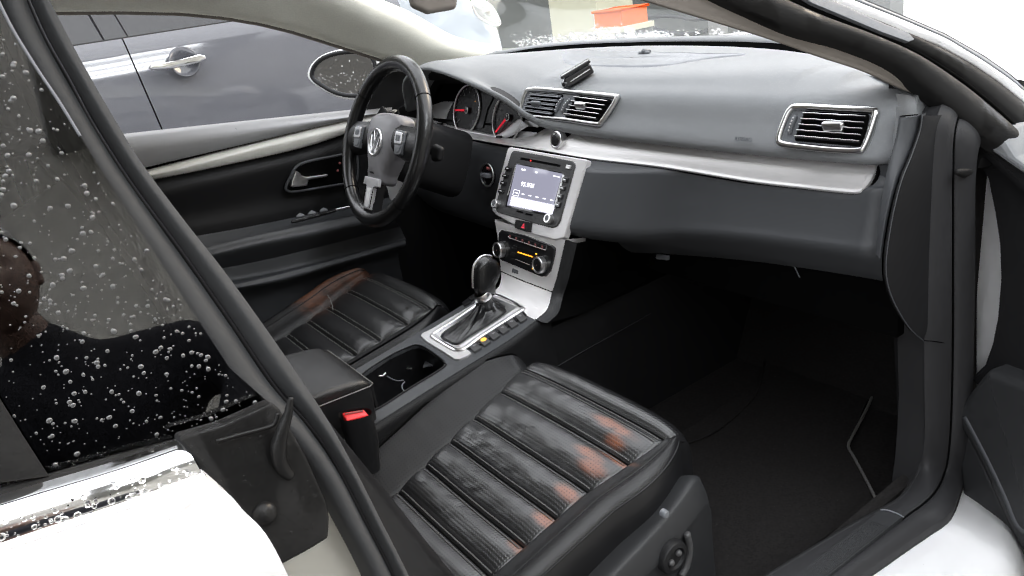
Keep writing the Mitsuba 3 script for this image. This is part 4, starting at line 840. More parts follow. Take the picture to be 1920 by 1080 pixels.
# the arms that carry the rim
for s in (-1, 1):
    put(K + '__spoke', [loft([wpoly([(s * .050, .045), (s * .10, .040), (s * .166, .040)], .004), wpoly([(s * .050, .03), (s * .10, .022), (s * .166, .016)], .013), wpoly([(s * .050, .0), (s * .10, -.008), (s * .166, -.010)], .013), wpoly([(s * .050, -.018), (s * .10, -.028), (s * .166, -.036)], .002), wpoly([(s * .050, -.018), (s * .10, -.028), (s * .166, -.036)], -.016), wpoly([(s * .050, .045), (s * .10, .040), (s * .166, .040)], -.016)], 24, 24)], m_.satin_black, 60)
    pod = [(s * .082, .030), (s * .120, .028), (s * .126, .005), (s * .118, -.022), (s * .090, -.024), (s * .084, .0)]
    put(K + '__switch_pod', plate(wpoly(pod, .013), WN, -.004, .005, .002, .004), m_.grey_plastic, 35)
    put(K + '__button', plate(wpoly([(s * .086, .026), (s * .118, .024), (s * .121, .0), (s * .087, .0)], .018), WN, -.001, .003, .001, .004), m_.satin_metal, 35)
    put(K + '__button', plate(wpoly([(s * .096, .019), (s * .110, .018), (s * .110, .006), (s * .096, .006)], .0212), WN, -.001, .002, .001, .001), m_.grey_plastic, 35)
    put(K + '__button', plate(wpoly([(s * .091, -.004), (s * .117, -.004), (s * .113, -.018), (s * .093, -.019)], .018), WN, -.001, .002, .001, .003), m_.grey_plastic, 35)
    put(K + '__shift_paddle', plate(wpoly([(s * .072, .072), (s * .105, .085), (s * .128, .06), (s * .13, .035), (s * .08, .035)], -.03), WN, -.004, .0, .001, .004), m_.dark_plastic, 35)
# lower spoke with its T shaped silver trim
put(K + '__lower_spoke', loft([wpoly([(-.024, -.08), (-.021, -.12), (-.024, -.162)], -.012), wpoly([(-.022, -.08), (-.019, -.12), (-.022, -.162)], .010), wpoly([(.022, -.08), (.019, -.12), (.022, -.162)], .010), wpoly([(.024, -.08), (.021, -.12), (.024, -.162)], -.012)], 20), m_.satin_black, 30)
put(K + '__spoke_trim', plate(wpoly([(-.036, -.083), (.036, -.083), (.039, -.101), (.021, -.101), (.020, -.155), (-.020, -.155), (-.021, -.101), (-.039, -.101)], .012), WN, -.004, .003, .0015, .002), m_.silver_paint, 35, label='silver T shaped trim on the lower spoke')
put(K + '__spoke_inlay', plate(wpoly([(-.011, -.107), (.009, -.107), (.008, -.150), (-.009, -.150)], .015), WN, -.001, .0015, .0005, .003), m_.white_print, 35)
put(K + '__spoke_line', [tube(wpoly([(-.037, -.1035), (-.020, -.1035), (-.0185, -.150)], .0152), .0012, 6), tube(wpoly([(.037, -.1035), (.018, -.1035), (.0165, -.150)], .0152), .0012, 6)], m_.void_black, True)
# badge: ring with a V over a W
bz_ = .0215
put(K + '__badge', lathe([(.031, -.004), (.031, .0005), (.028, .0015), (0, .0015)], frame(wl(0, -.004, .019), WX, WY)), m_.grey_plastic, 40)
bc = (0, -.004)
put(K + '__badge_emblem', [ring(wl(bc[0], bc[1], bz_), WN, .0290, .0026, 48, 8)] + [tube(wpoly([(bc[0] + 1.35 * x, bc[1] + 1.35 * y) for x, y in q], bz_), .0022, 6) for q in
    ([(-.0085, .0185), (0, .0022), (.0085, .0185)], [(-.0165, .0115), (-.0085, -.0175), (0, -.0015), (.0085, -.0175), (.0165, .0115)])], m_.chrome, True, label='round chrome badge with letters in a ring')
put(K + '__lettering', text('AIRBAG', .0042, wl(0, -.072, .0165), WX, WY, .0006), m_.dark_plastic, False)
# column cowl, stalks
put(K + '__column', grid(A([spl(A([wl(x * w, y * w - .01 * t, -.03 - t * .16) for x, y in ((-.062, .03), (-.05, .058), (0, .068), (.05, .058), (.062, .03), (.060, -.03), (.045, -.066), (0, -.076), (-.045, -.066), (-.060, -.03))]), 40, True) for t, w in ((0, .90), (.02, 1.0), (.3, 1.05), (1, 1.12))]), closed_v=True), m_.dark_plastic, True)
sk = A([[0.5368,0.265,0.8831],[0.5487,0.265,0.8718],[0.5565,0.265,0.854],[0.5556,0.265,0.8357],[0.548,0.265,0.8127]])
put(C + 'wiper_stalk', [tube(A([wl(.05, .0, -.06), wl(.10, .0, -.065), wl(.135, .002, -.06)]), [.007, .008, .010], 12), hull([(wl(.13, .006, -.06), .011), (wl(.158, .004, -.055), .009), (wl(.158, -.012, -.055), .007), (wl(.135, -.012, -.06), .010)])], m_.dark_plastic, True, label='black stalk sticking out beside the steering column')
# start / light rotary with a chrome ring
o = A([[0.622,0.2557,0.7718]])[0]; on_ = nrm([-.96, -.10, .22])
K6 = C + 'rotary_switch'; tag(K6, 'round chrome ringed rotary switch between wheel and radio')
Mo = frame(o, [0, -1, 0], [.2, 0, 1])
put(K6 + '__ring', ring(o + Mo[:3, 2] * .003, Mo[:3, 2], .0265, .0022, 48, 8), m_.satin_metal, True)
put(K6 + '__face', lathe([(.0265, -.004), (.0265, .001), (.022, -.001), (0, -.001)], Mo), m_.gloss_black, 40)
put(K6 + '__grip', rbox([.030, .011, .016], .003, Mo @ trimesh.transformations.translation_matrix([.001, -.001, .007])), m_.grey_plastic, 40)
put(K6 + '__mark', hull([((Mo @ [-.002, .016, .0005, 1])[:3], .004), ((Mo @ [.006, .015, .0005, 1])[:3], .004)]), m_.dull_red, True)


# ================================================================ far (driver's) door
K = C + 'driver_door'; tag(K, 'far front door with black inner panel and metal strip')
topA = A([[-0.0096,0.7,0.9869],[0.0691,0.7,0.9791],[0.1788,0.7,0.9661],[0.3102,0.7,0.952],[0.4517,0.7,0.9353],[0.6296,0.7,0.9152]]); topB = A([[-0.0058,0.685,0.9784],[0.0633,0.685,0.9713],[0.1722,0.685,0.9581],[0.3026,0.685,0.9436],[0.4435,0.685,0.928],[0.6197,0.685,0.9061]])
ext = lambda P: np.vstack([P[:1] + (P[0] - P[1]) * 8, P])
topA, topB = ext(topA), ext(topB)
b1 = ext(A([[-0.004,0.672,0.9171],[0.0622,0.672,0.917],[0.1825,0.672,0.9163],[0.3179,0.672,0.9141],[0.4646,0.672,0.9143],[0.6215,0.672,0.9077]]))
put(K + '__sill', loft([topA + [0, .03, -.03], topA + [0, .012, 0], topA, topB, topB * .6 + b1 * .4 + [0, -.012, 0], b1, b1 + [0, .012, -.004]], 60, 40), m_.sill_grey, True, label='grey padded ledge along the top of the far door')
s1 = ext(A([[0.0029,0.68,0.9032],[0.0602,0.68,0.904],[0.1821,0.68,0.9066],[0.3189,0.68,0.9066],[0.4662,0.68,0.9066],[0.6334,0.68,0.9049]])); s2 = ext(A([[0.0126,0.677,0.882],[0.0945,0.677,0.8749],[0.2128,0.677,0.8768],[0.3379,0.677,0.875],[0.4705,0.677,0.8677],[0.5742,0.677,0.8902]]))
put(K + '__dark_gap', loft([b1 + [0, .012, .0], s1 + [0, .012, 0]], 60), m_.void_black, True)
put(K + '__trim_strip', loft([s1 + [0, .01, .003], s1, s1 * .6 + s2 * .4 + [0, -.008, 0], s2, s2 + [0, .012, -.004]], 60, 30), m_.door_strip, True, label='satin metal strip along the far door')
p1 = s2 + [0, .012, -.003]; p1b = s2 + [0, .014, -.016]
p2 = ext(A([[0.0237,0.685,0.8406],[0.111,0.685,0.8367],[0.2167,0.685,0.8331],[0.3292,0.685,0.8306],[0.4483,0.685,0.8266],[0.5759,0.685,0.8251]]))
p3 = ext(A([[0.0346,0.7,0.7822],[0.1365,0.7,0.7733],[0.2313,0.7,0.7675],[0.331,0.7,0.7601],[0.4352,0.7,0.748],[0.5627,0.7,0.7369]]))
p4 = ext(A([[0.0541,0.695,0.7224],[0.1444,0.695,0.7115],[0.24,0.695,0.7012],[0.3416,0.695,0.6932],[0.434,0.695,0.689],[0.5626,0.695,0.6757]]))
p5 = ext(A([[0.0696,0.66,0.6962],[0.1693,0.66,0.6928],[0.2665,0.66,0.6859],[0.3542,0.66,0.68],[0.4314,0.66,0.6782],[0.5575,0.66,0.6587]]))
p6 = ext(A([[0.067,0.625,0.6982],[0.1583,0.625,0.694],[0.2534,0.625,0.6857],[0.3416,0.625,0.6762],[0.4149,0.625,0.6764],[0.539,0.625,0.6582]]))
p7 = ext(A([[0.0658,0.615,0.6814],[0.1497,0.615,0.6749],[0.2447,0.615,0.6673],[0.336,0.615,0.6533],[0.411,0.615,0.648],[0.5285,0.615,0.6353]]))
p8 = ext(A([[0.0871,0.67,0.6321],[0.1803,0.67,0.6196],[0.2802,0.67,0.612],[0.3704,0.67,0.6057],[0.4658,0.67,0.6021],[0.5645,0.67,0.5923]]))
p9 = ext(A([[0.1076,0.66,0.5955],[0.1953,0.66,0.5828],[0.2964,0.66,0.574],[0.3878,0.66,0.5667],[0.4686,0.66,0.5654],[0.5681,0.66,0.5561]]))
p10 = ext(A([[0.1091,0.625,0.5915],[0.1967,0.625,0.5812],[0.2971,0.625,0.5736],[0.3806,0.625,0.5699],[0.4603,0.625,0.5685],[0.5505,0.625,0.5616]]))
p11 = ext(A([[0.1124,0.625,0.5788],[0.1923,0.625,0.5651],[0.2935,0.625,0.5598],[0.3851,0.625,0.5562],[0.4651,0.625,0.5545],[0.5471,0.625,0.5469]]))
p12 = p11 + [0, .06, -.04]; p13 = p11 + [0, .06, -.24]
put(K + '__panel', loft([p1, p1b, p2, p3, p4 + [0, 0, .02], p4], 60, 50), m_.dark_plastic, True, label='black upper panel of the far door')
put(K + '__armrest', loft([p4, p5, p6 + [0, .01, .006], p6, p7, p8], 60, 50), m_.lower_plastic, True, label='black armrest of the far door')
put(K + '__pocket', loft([p8, p9, p10 + [0, .01, .004], p10, p11, p12, p13], 60, 50), m_.lower_plastic, True)
hb = A([[0.2791,0.676,0.7857],[0.2982,0.676,0.8086],[0.3193,0.676,0.8284],[0.3556,0.676,0.8332],[0.4146,0.676,0.8299],[0.463,0.676,0.8267],[0.4866,0.676,0.8209],[0.469,0.676,0.7492],[0.4259,0.676,0.7533],[0.3086,0.676,0.7663],[0.2816,0.676,0.7737]])
put(K + '__handle_bezel', [tube(spl(hb, 60, True), .004, 8, True)], m_.lower_plastic, True)
put(K + '__handle_recess', plate(hb, [0, -1, 0], -.02, .002, .0, .004), m_.void_black, 30)
hd = A([[0.2876,0.668,0.7857],[0.2942,0.668,0.7994],[0.3099,0.668,0.8204],[0.3173,0.668,0.8157],[0.3243,0.668,0.8041],[0.3346,0.668,0.7986],[0.3892,0.668,0.7914],[0.3914,0.668,0.788],[0.3875,0.668,0.7847],[0.338,0.668,0.7892],[0.33,0.668,0.7757],[0.2923,0.668,0.7816]])
put(K + '__handle', plate(hd, [0, -1, 0], -.006, .006, .003, .001), m_.satin_metal, 40, label='silver pull handle of the far door')
put(K + '__lock_button', [hull([(p_, .004)], 8) for p_ in A([[0.4342,0.674,0.8081],[0.4236,0.674,0.7906]])], m_.dull_red, True)
wsw = A([[0.2594,0.64,0.7142],[0.3527,0.64,0.7069],[0.3859,0.64,0.7061],[0.3789,0.64,0.6906],[0.351,0.64,0.6885],[0.2759,0.64,0.695],[0.2579,0.64,0.7032]])
put(K + '__switch_plate', plate(wsw, [0, -.5, .85], -.003, .003, .001, .003), m_.gloss_black, 30)
for a in (.1, .35, .6):
    q0 = wsw[0] * (1 - a) + wsw[2] * a; q1 = wsw[0] * (1 - a - .17) + wsw[2] * (a + .17)
    put(K + '__window_switch', hull([((q0 * .9 + q1 * .1) + [0, -.008, .0], .004), ((q0 * .2 + q1 * .8) + [0, -.008, 0], .004), ((q0 + q1) / 2 + [0, -.006, .005], .003)]), m_.grey_plastic, True)
put(K + '__armrest_trim', tube(A([[0.3746,0.622,0.7047],[0.4076,0.622,0.7025],[0.4647,0.622,0.6935]]), .003, 6), m_.satin_metal, True)
put(K + '__skin', box([-.95, .73, .25], [.93, .80, .86]), m_.white_paint, False)
put(K + '__lower_card', box([-.9, .690, .22], [1.1, .715, .66]), m_.dark_plastic, False)
put(K + '__vent_slot', plate(A([[0.6179,0.672,0.878],[0.6571,0.672,0.9031],[0.6771,0.672,0.8945],[0.6572,0.672,0.8591],[0.6283,0.672,0.8508]]), [0, -1, 0], -.01, .0, .001, .001), m_.dark_plastic)
put(K + '__drop_mark', [ring(p_, [.1, -.9, .3], .0055, .0014, 14, 5) for p_ in A([[0.0488,0.681,0.9385],[0.0541,0.681,0.9398],[0.0619,0.681,0.9455]])] + [hull([(p_, .003)], 8) for p_ in A([[0.1987,0.681,0.9498],[0.1308,0.681,0.9472],[0.0791,0.681,0.9376]])], m_.dark_plastic, True)
# triangle at the mirror foot and quarter blanking
put(K + '__mirror_foot', plate(A([[0.5393,0.7,0.9125],[0.5988,0.7,0.9928],[0.6394,0.7,1.0275],[0.7425,0.7,1.0022],[0.7311,0.7,0.8716]]), [0, -1, 0], -.02, .002, .002, .004), m_.dark_plastic, 30)

# ---------------------------------------------------------------- far door mirror
K = C + 'door_mirror'; tag(K, 'far door mirror in a white housing, its glass wet')
MN = nrm([-.85, -.53, 0.16])
mo = A([[0.5545,1.0696,1.015],[0.5669,1.0576,1.041],[0.5893,1.0278,1.0616],[0.6172,0.986,1.0714],[0.6524,0.9297,1.0718],[0.6799,0.8829,1.063],[0.6932,0.8558,1.0438],[0.6925,0.8452,1.0048],[0.6793,0.8533,0.9616],[0.661,0.8735,0.931],[0.6211,0.9374,0.9312],[0.5894,0.9937,0.9489],[0.5676,1.0369,0.9763],[0.5563,1.0609,0.9956]])
lp = spl(mo, 70, True); lc = lp.mean(0)
put(K + '__housing', grid(A([lc + (lp - lc) * s - MN * z for s, z in ((.87, .002), (.90, -.005), (.97, -.006), (1.03, .004), (1.03, .03), (.93, .07), (.7, .1), (.3, .115), (.02, .117))]), closed_v=True), m_.white_paint, True, label='white mirror housing')
put(K + '__rim', tube(lc + (lp - lc) * .865 + MN * .004, .0065, 8, True), m_.dark_plastic, True)
mg = plate(lc + (lp - lc) * .86, MN, -.004, .003)
put(K + '__glass', mg, m_.mirror_glass, False, label='mirror glass speckled with rain')
dr_ = []
au, bu, _ = basis(MN); ext2 = np.stack([(lp - lc) @ au, (lp - lc) @ bu], 1); pg = sg.Polygon(ext2 * .82)
while len(dr_) < 70:
    q = rng.uniform(ext2.min(0), ext2.max(0)); 
    if not pg.contains(sg.Point(q)): continue
    if rng.random() > .25 + .75 * (q @ [0, 1] < -.0) and bu[2] > 0: continue
    s_ = rng.uniform(.0008, .0022); dr_.append(lathe([(s_, 0), (s_ * .8, s_ * .5), (s_ * .3, s_ * .75), (0, s_ * .78)], frame(lc + au * q[0] + bu * q[1] + MN * .0032, au, bu), 8))
put(K + '__water_drops', dr_, m_.water, True, kind='stuff')

# ================================================================ near side: centre pillar, rear door
SN = nrm([0, -.968, .251])
K = C + 'centre_pillar'; tag(K, 'black rubber trimmed centre pillar between the two doors')
eL = [(-30,-70),(10,60),(60,150),(105,240),(180,355),(250,470),(335,600),(420,730),(500,788),(560,850),(600,930),(660,1080),(690,1150)]
pL = A([[-0.2697,-0.5888,1.238],[-0.2731,-0.6002,1.1942],[-0.2687,-0.6085,1.1621],[-0.2658,-0.617,1.1293],[-0.2564,-0.6286,1.0847],[-0.2482,-0.6406,1.0384],[-0.2365,-0.655,0.9829],[-0.2242,-0.6702,0.9242],[-0.203,-0.679,0.8902],[-0.187,-0.6881,0.8553],[-0.1808,-0.6984,0.8156],[-0.1705,-0.7183,0.7388],[-0.1685,-0.7275,0.7032]])
pR = A([[-0.2425,-0.5896,1.2351],[-0.2377,-0.6016,1.1888],[-0.2327,-0.6103,1.1554],[-0.2275,-0.6192,1.1209],[-0.2168,-0.6313,1.0742],[-0.1984,-0.6446,1.023],[-0.1809,-0.6602,0.9628],[-0.1641,-0.6767,0.8993],[-0.1575,-0.6845,0.8692],[-0.1523,-0.6923,0.8391],[-0.1474,-0.7027,0.7989],[-0.1375,-0.7232,0.72],[-0.1342,-0.7329,0.6825]])
mixr = lambda t, o: pL * (1 - t) + pR * t + SN * o
put(K, loft([mixr(-.02, -.03), mixr(0, -.002), mixr(.06, .010), mixr(.22, .014), mixr(.40, .012), mixr(.52, .004), mixr(.60, .0), mixr(.66, .005), mixr(.80, .011), mixr(.93, .006), mixr(1.0, -.008), mixr(1.03, -.06)], 90, 60), m_.pillar_rubber, True)
put(K + '__seal_lip', tube(spl(mixr(.60, .0005), 90), .0025, 6), m_.satin_black, True)
put(K + '__trim', loft([mixr(1.0, -.01), mixr(1.06, -.06), mixr(1.0, -.12)], 60), m_.dark_plastic, True)
put(K + '__pillar_core', loft([mixr(.02, -.02), mixr(.98, -.02), mixr(.98, -.11), mixr(.02, -.11), mixr(.02, -.02)], 40), m_.dark_plastic, True)
# pale painted jamb seen between rear door and seal
jb = A([[-0.182,-0.6764,0.8127],[-0.1745,-0.6786,0.8042],[-0.1626,-0.7014,0.7163],[-0.1505,-0.7153,0.6627],[-0.2042,-0.7093,0.6857],[-0.2378,-0.6866,0.7736],[-0.2078,-0.6847,0.7808]])
put(K + '__jamb', plate(jb, SN, -.02, .0), m_.jamb_paint, 30, label='pale painted door jamb')

K = C + 'rear_door'; tag(K, 'white rear door with a rain covered tinted window')
gl = A([[-0.3648,-0.6003,1.3094],[-0.2735,-0.6147,1.2541],[-0.2716,-0.6276,1.2042],[-0.2668,-0.6355,1.1737],[-0.2608,-0.6424,1.1471],[-0.2519,-0.6547,1.0996],[-0.2427,-0.6657,1.0571],[-0.2319,-0.6794,1.0046],[-0.2199,-0.6938,0.9489],[-0.2035,-0.7021,0.9168],[-0.1958,-0.7055,0.9038],[-0.2151,-0.7046,0.9073],[-0.2696,-0.7024,0.9158],[-0.3731,-0.6993,0.9279],[-0.4499,-0.6966,0.9383],[-0.555,-0.6812,0.9976]])
gl_ = A([[-0.2735,-0.6147,1.2541],[-0.2716,-0.6276,1.2042],[-0.2668,-0.6355,1.1737],[-0.2608,-0.6424,1.1471],[-0.2519,-0.6547,1.0996],[-0.2427,-0.6657,1.0571],[-0.2319,-0.6794,1.0046],[-0.2199,-0.6938,0.9489],[-0.2035,-0.7021,0.9168],[-0.1978,-0.7069,0.8984],[-0.2168,-0.7058,0.9026],[-0.2711,-0.7034,0.9118],[-0.3742,-0.7,0.9249],[-0.4955,-0.6959,0.9408],[-0.5465,-0.675,1.0215],[-0.4066,-0.6,1.3106]])
put(K + '__window', plate(gl_, SN, -.0005, .0), m_.tinted_glass, False, label='dark tinted rear side window covered in rain drops')
# the pane needs one surface only
put(K + '__window_edge_glint', tube(spl(A([[-0.2736,-0.6157,1.254],[-0.2717,-0.6287,1.2041],[-0.2669,-0.6366,1.1737],[-0.2609,-0.6434,1.1472],[-0.2565,-0.6495,1.1237]]), 60), .0011, 6), m_.grey_plastic, True)  # thin pale bar put in as the highlight along the glass edge
put(K + '__window_divider', [loft([A([[-0.362,-0.6757,1.0229],[-0.3566,-0.6883,0.974],[-0.349,-0.7014,0.9237]]), A([[-0.358,-0.68,1.0262],[-0.3528,-0.6923,0.9788],[-0.3456,-0.7052,0.9288]]), A([[-0.3783,-0.6789,1.0305],[-0.3734,-0.6911,0.9832],[-0.3703,-0.7032,0.9365]])], 30)], m_.rubber, True)
ws0 = A([[-0.4489,-0.7003,0.9399],[-0.3719,-0.7024,0.9317],[-0.325,-0.704,0.9257],[-0.2696,-0.7059,0.9183],[-0.2345,-0.7075,0.9121],[-0.1993,-0.7081,0.9098]]); ws1 = A([[-0.4494,-0.7095,0.9364],[-0.3737,-0.7117,0.9277],[-0.3274,-0.7132,0.922],[-0.2712,-0.7149,0.9153],[-0.2374,-0.7162,0.9106],[-0.2012,-0.7168,0.9079]])
put(K + '__window_seal', loft([ws0 + SN * -.01, ws0, ws0 * .5 + ws1 * .5 + SN * .003, ws1, ws1 - SN * .02], 50, 30), m_.rubber, True)
c0 = A([[-0.4429,-0.735,0.9475],[-0.3711,-0.735,0.9381],[-0.327,-0.735,0.9319],[-0.2737,-0.735,0.9247],[-0.2714,-0.735,0.9231]]); c1 = A([[-0.4501,-0.748,0.9254],[-0.3789,-0.748,0.9175],[-0.3292,-0.748,0.9116],[-0.2729,-0.748,0.9032],[-0.2688,-0.748,0.9031]])
c0[-1] += [.004, .006, 0]; c1[-1] += [.004, .006, 0]
put(K + '__chrome_strip', loft([c0 + [0, .012, 0], c0 + [0, 0, 0], c0 * .75 + c1 * .25 + [0, -.0032, 0], c0 * .5 + c1 * .5 + [0, -.0034, 0], c0 * .25 + c1 * .75 + [0, -.0022, 0], c1, c1 + [0, .012, 0]], 60, 40), m_.chrome, True, label='wet chrome strip below the rear window')
d0 = A([[-0.448,-0.757,0.9286],[-0.378,-0.757,0.921],[-0.3293,-0.757,0.9152],[-0.2727,-0.757,0.9069],[-0.264,-0.757,0.9059]]); 
dk1 = A([[-0.4549,-0.77,0.9073],[-0.3854,-0.77,0.9014],[-0.3262,-0.77,0.8937],[-0.2631,-0.77,0.8882],[-0.2534,-0.77,0.8876]]); dk2 = A([[-0.4673,-0.8,0.8673],[-0.4025,-0.8,0.856],[-0.3256,-0.8,0.8352],[-0.2564,-0.8,0.8193],[-0.2419,-0.8,0.8183]]); dk3 = dk2 + [0, .0, -.35]
put(K + '__skin', loft([d0 + [0, .02, .0], d0, d0 + [0, -.002, -.001], dk1, dk2, dk3], 60, 50), m_.white_paint, True, label='white painted rear door skin')
e0 = A([[-0.264,-0.757,0.9059],[-0.2634,-0.757,0.8962],[-0.2532,-0.757,0.8848],[-0.2488,-0.757,0.8613],[-0.2441,-0.757,0.8305],[-0.2407,-0.757,0.8066]]); 
put(K + '__skin_edge', loft([e0 + [0.0, .03, 0], e0 + [.0, .004, 0], e0 + [-.004, -.003, -.001], e0 + [-.016, -.0075, -.004], e0 + [-.03, -.010, -.006]], 50, 30), m_.white_paint, True)
pl_ = A([[-0.2722,-0.742,0.9349],[-0.2427,-0.742,0.9309],[-0.2068,-0.742,0.9318],[-0.2033,-0.742,0.9245],[-0.2012,-0.742,0.9104],[-0.1969,-0.742,0.8811],[-0.1947,-0.742,0.8445],[-0.1969,-0.742,0.8311],[-0.2024,-0.742,0.818],[-0.2201,-0.742,0.817],[-0.2394,-0.742,0.817],[-0.2521,-0.742,0.8729],[-0.2604,-0.742,0.8888],[-0.2622,-0.742,0.8985]])
put(K + '__fairing', plate(pl_, SN, -.015, .004, .003, .003), m_.rubber, 35, label='black plastic plate at the front edge of the rear door')
fl0 = A([[-0.1967,-0.747,0.9341],[-0.2015,-0.747,0.9235],[-0.2081,-0.747,0.9137],[-0.2139,-0.747,0.9036],[-0.2164,-0.747,0.8916],[-0.2148,-0.747,0.8817],[-0.2122,-0.747,0.8766]])
put(K + '__fairing_lip', [tube(spl(fl0, 40), np.interp(np.linspace(0, 1, 40), [0, .5, 1], [.002, .006, .0035]), 8)], m_.rubber, True)
put(K + '__fairing_ridge', tube(spl(A([[-0.2506,-0.744,0.924],[-0.2351,-0.744,0.9216],[-0.2154,-0.744,0.9183],[-0.2106,-0.744,0.9202],[-0.2077,-0.744,0.9253]]), 30), .0016, 6), m_.rubber, True)
bo_ = A([[-0.2371,-0.748,0.8601]])[0]
put(K + '__rubber_stop', lathe([(.0085, -.004), (.0085, .003), (.0075, .006), (.004, .008), (0, .0085)], frame(bo_, [1, 0, 0], np.cross(SN, [1, 0, 0]))), m_.rubber, True, label='round rubber stop on the black plate')
# body parts of the door below the frame edge and behind
# water drops
def drops(P3, n, count, lo, hi, squash=.5, seed=1, pw=3.0):
    r_ = np.random.default_rng(seed); uv, o, a, b, n = flat(A(P3), n); pg_ = sg.Polygon(uv); out = []; lo2, hi2 = uv.min(0), uv.max(0); g = 0
    while len(out) < count and g < count * 60:
        g += 1; q = r_.uniform(lo2, hi2)
        if not pg_.contains(sg.Point(q)): continue
        s_ = lo + (hi - lo) * r_.random() ** pw
        prof = [(s_ * .98, -.0003), (s_, s_ * .12), (s_ * .86, s_ * .42 * squash / .62), (s_ * .5, s_ * squash * .93), (s_ * .2, s_ * squash), (0, s_ * squash * 1.01)]
        m = lathe(prof, np.eye(4), 14); V = m.vertices; ang = np.arctan2(V[:, 1], V[:, 0]); V[:, :2] *= (1 + .06 * np.sin(ang * 2 + r_.random() * 6) + .03 * np.sin(ang * 3 + r_.random() * 6))[:, None]; V[:, 0] *= r_.uniform(.88, 1.1)
        m.vertices = V; M = np.eye(4); M[:3, 0], M[:3, 1], M[:3, 2], M[:3, 3] = a, b, n, o + a * q[0] + b * q[1]
        out.append(place(m, M))
    return out
gp = A([[-0.2888,-0.6299,1.1954],[-0.2715,-0.6323,1.1861],[-0.2625,-0.6437,1.1423],[-0.2537,-0.656,1.0947],[-0.2445,-0.667,1.0521],[-0.2338,-0.6807,0.9995],[-0.2218,-0.6952,0.9436],[-0.2066,-0.7029,0.9139],[-0.2682,-0.7014,0.9196],[-0.3442,-0.6992,0.9283],[-0.3539,-0.6854,0.9813],[-0.37,-0.6845,0.9847]])
put(K + '__water_drops', drops(gp, SN, 700, .00045, .0019, squash=.5, seed=3, pw=3.0), m_.rain_bead, True, label='rain drops beaded on the tinted window', kind='stuff')
r_ = np.random.default_rng(5); out_ = []
cg0, cg1 = resample(c0, 60), resample(c1, 60); cn_ = nrm([0, -.88, .47]); ca_, cb_2, _ = basis(cn_)
for q in range(170):
    f_ = r_.uniform(20, 58); t = r_.beta(2.2, 1.3); i0 = int(f_); w0 = f_ - i0
    p_ = (cg0[i0] * (1 - w0) + cg0[i0 + 1] * w0) * (1 - t) + (cg1[i0] * (1 - w0) + cg1[i0 + 1] * w0) * t + A([0, -.0036 * math.sin(math.pi * t), 0])
    s_ = .0005 + .0019 * r_.random() ** 2.5
    out_.append(lathe([(s_ * .98, -.0004), (s_, s_ * .1), (s_ * .86, s_ * .3), (s_ * .5, s_ * .44), (0, s_ * .5)], frame(p_, ca_, cb_2), 12))
put(K + '__chrome_drops', out_, m_.water, True, kind='stuff')
fp_ = flat(pl_, SN)[1]; 
put(K + '__fairing_drops', drops(fp_ + (pl_ - fp_) * .86 - ((fp_ + (pl_ - fp_) * .86 - fp_) @ SN)[:, None] * SN + SN * .004, SN, 70, .0005, .0018, seed=6), m_.water, True, kind='stuff')

# ================================================================ near front opening: windscreen pillar, hinge post, sill
K = C + 'windscreen_pillar'; tag(K, 'white windscreen pillar with black door seals above the dashboard')
AN = nrm([-.027, -.333, .166])
t_lo = A([[0.2944,-0.5613,1.1544],[0.4011,-0.5932,1.1078],[0.4758,-0.6143,1.0776],[0.5648,-0.643,1.0345],[0.6176,-0.6582,1.0126],[0.7074,-0.6916,0.9603],[0.7416,-0.7023,0.9444],[0.7655,-0.7077,0.9375]]); t_hi = A([[0.3902,-0.583,1.158],[0.4091,-0.5893,1.1484],[0.5025,-0.6259,1.0903],[0.6153,-0.6591,1.042],[0.6871,-0.6851,1.0014],[0.7248,-0.7023,0.9731],[0.7429,-0.7114,0.9578],[0.7547,-0.7205,0.9415]])
put(K + '__inner_trim', loft([t_lo + A([.05, .05, .012]), t_lo + A([.004, .004, .001]), t_lo * .8 + t_hi * .2 + AN * .003, t_lo * .4 + t_hi * .6 + AN * .004, t_hi, t_hi - AN * .03], 70, 40), m_.taupe_trim, True, label='taupe cloth covered inner pillar trim')
k_lo = A([[0.3029,-0.5737,1.1849],[0.3958,-0.6009,1.1455],[0.4871,-0.6371,1.0876],[0.5987,-0.6694,1.0411],[0.6696,-0.6948,1.0017],[0.7054,-0.7124,0.9721],[0.736,-0.735,0.9318],[0.7771,-0.7576,0.8932],[0.8402,-0.7878,0.8428]])
k_mid = A([[0.3664,-0.5839,1.1882],[0.4568,-0.6114,1.1478],[0.5503,-0.6455,1.0947],[0.641,-0.6749,1.0504],[0.701,-0.6957,1.0184],[0.7567,-0.7205,0.9777],[0.7853,-0.7359,0.9514],[0.8197,-0.7569,0.9149],[0.8648,-0.7897,0.8564]])
k_hi = A([[0.4,-0.5846,1.1878],[0.492,-0.6141,1.1436],[0.5792,-0.6421,1.1016],[0.6772,-0.6744,1.0528],[0.7038,-0.6827,1.0404],[0.7547,-0.6992,1.0156],[0.8035,-0.7189,0.984],[0.8412,-0.7368,0.9543],[0.8908,-0.7645,0.9069]])
lm = lambda t, o: (k_lo * (1 - t * 2) + k_mid * t * 2 if t < .5 else k_mid * (2 - 2 * t) + k_hi * (2 * t - 1)) + AN * o
put(K + '__door_seal', loft([lm(0, -.02), lm(0, .002), lm(.16, .010), lm(.34, .008), lm(.46, .0), lm(.54, -.003), lm(.62, .004), lm(.78, .008), lm(.93, .005), lm(1, -.004), lm(1, -.02)], 90, 60), m_.rubber, True, label='thick black rubber seal along the windscreen pillar')
put(K + '__channel', tube(spl(lm(.50, -.001), 80), .0028, 6), m_.void_black, True)
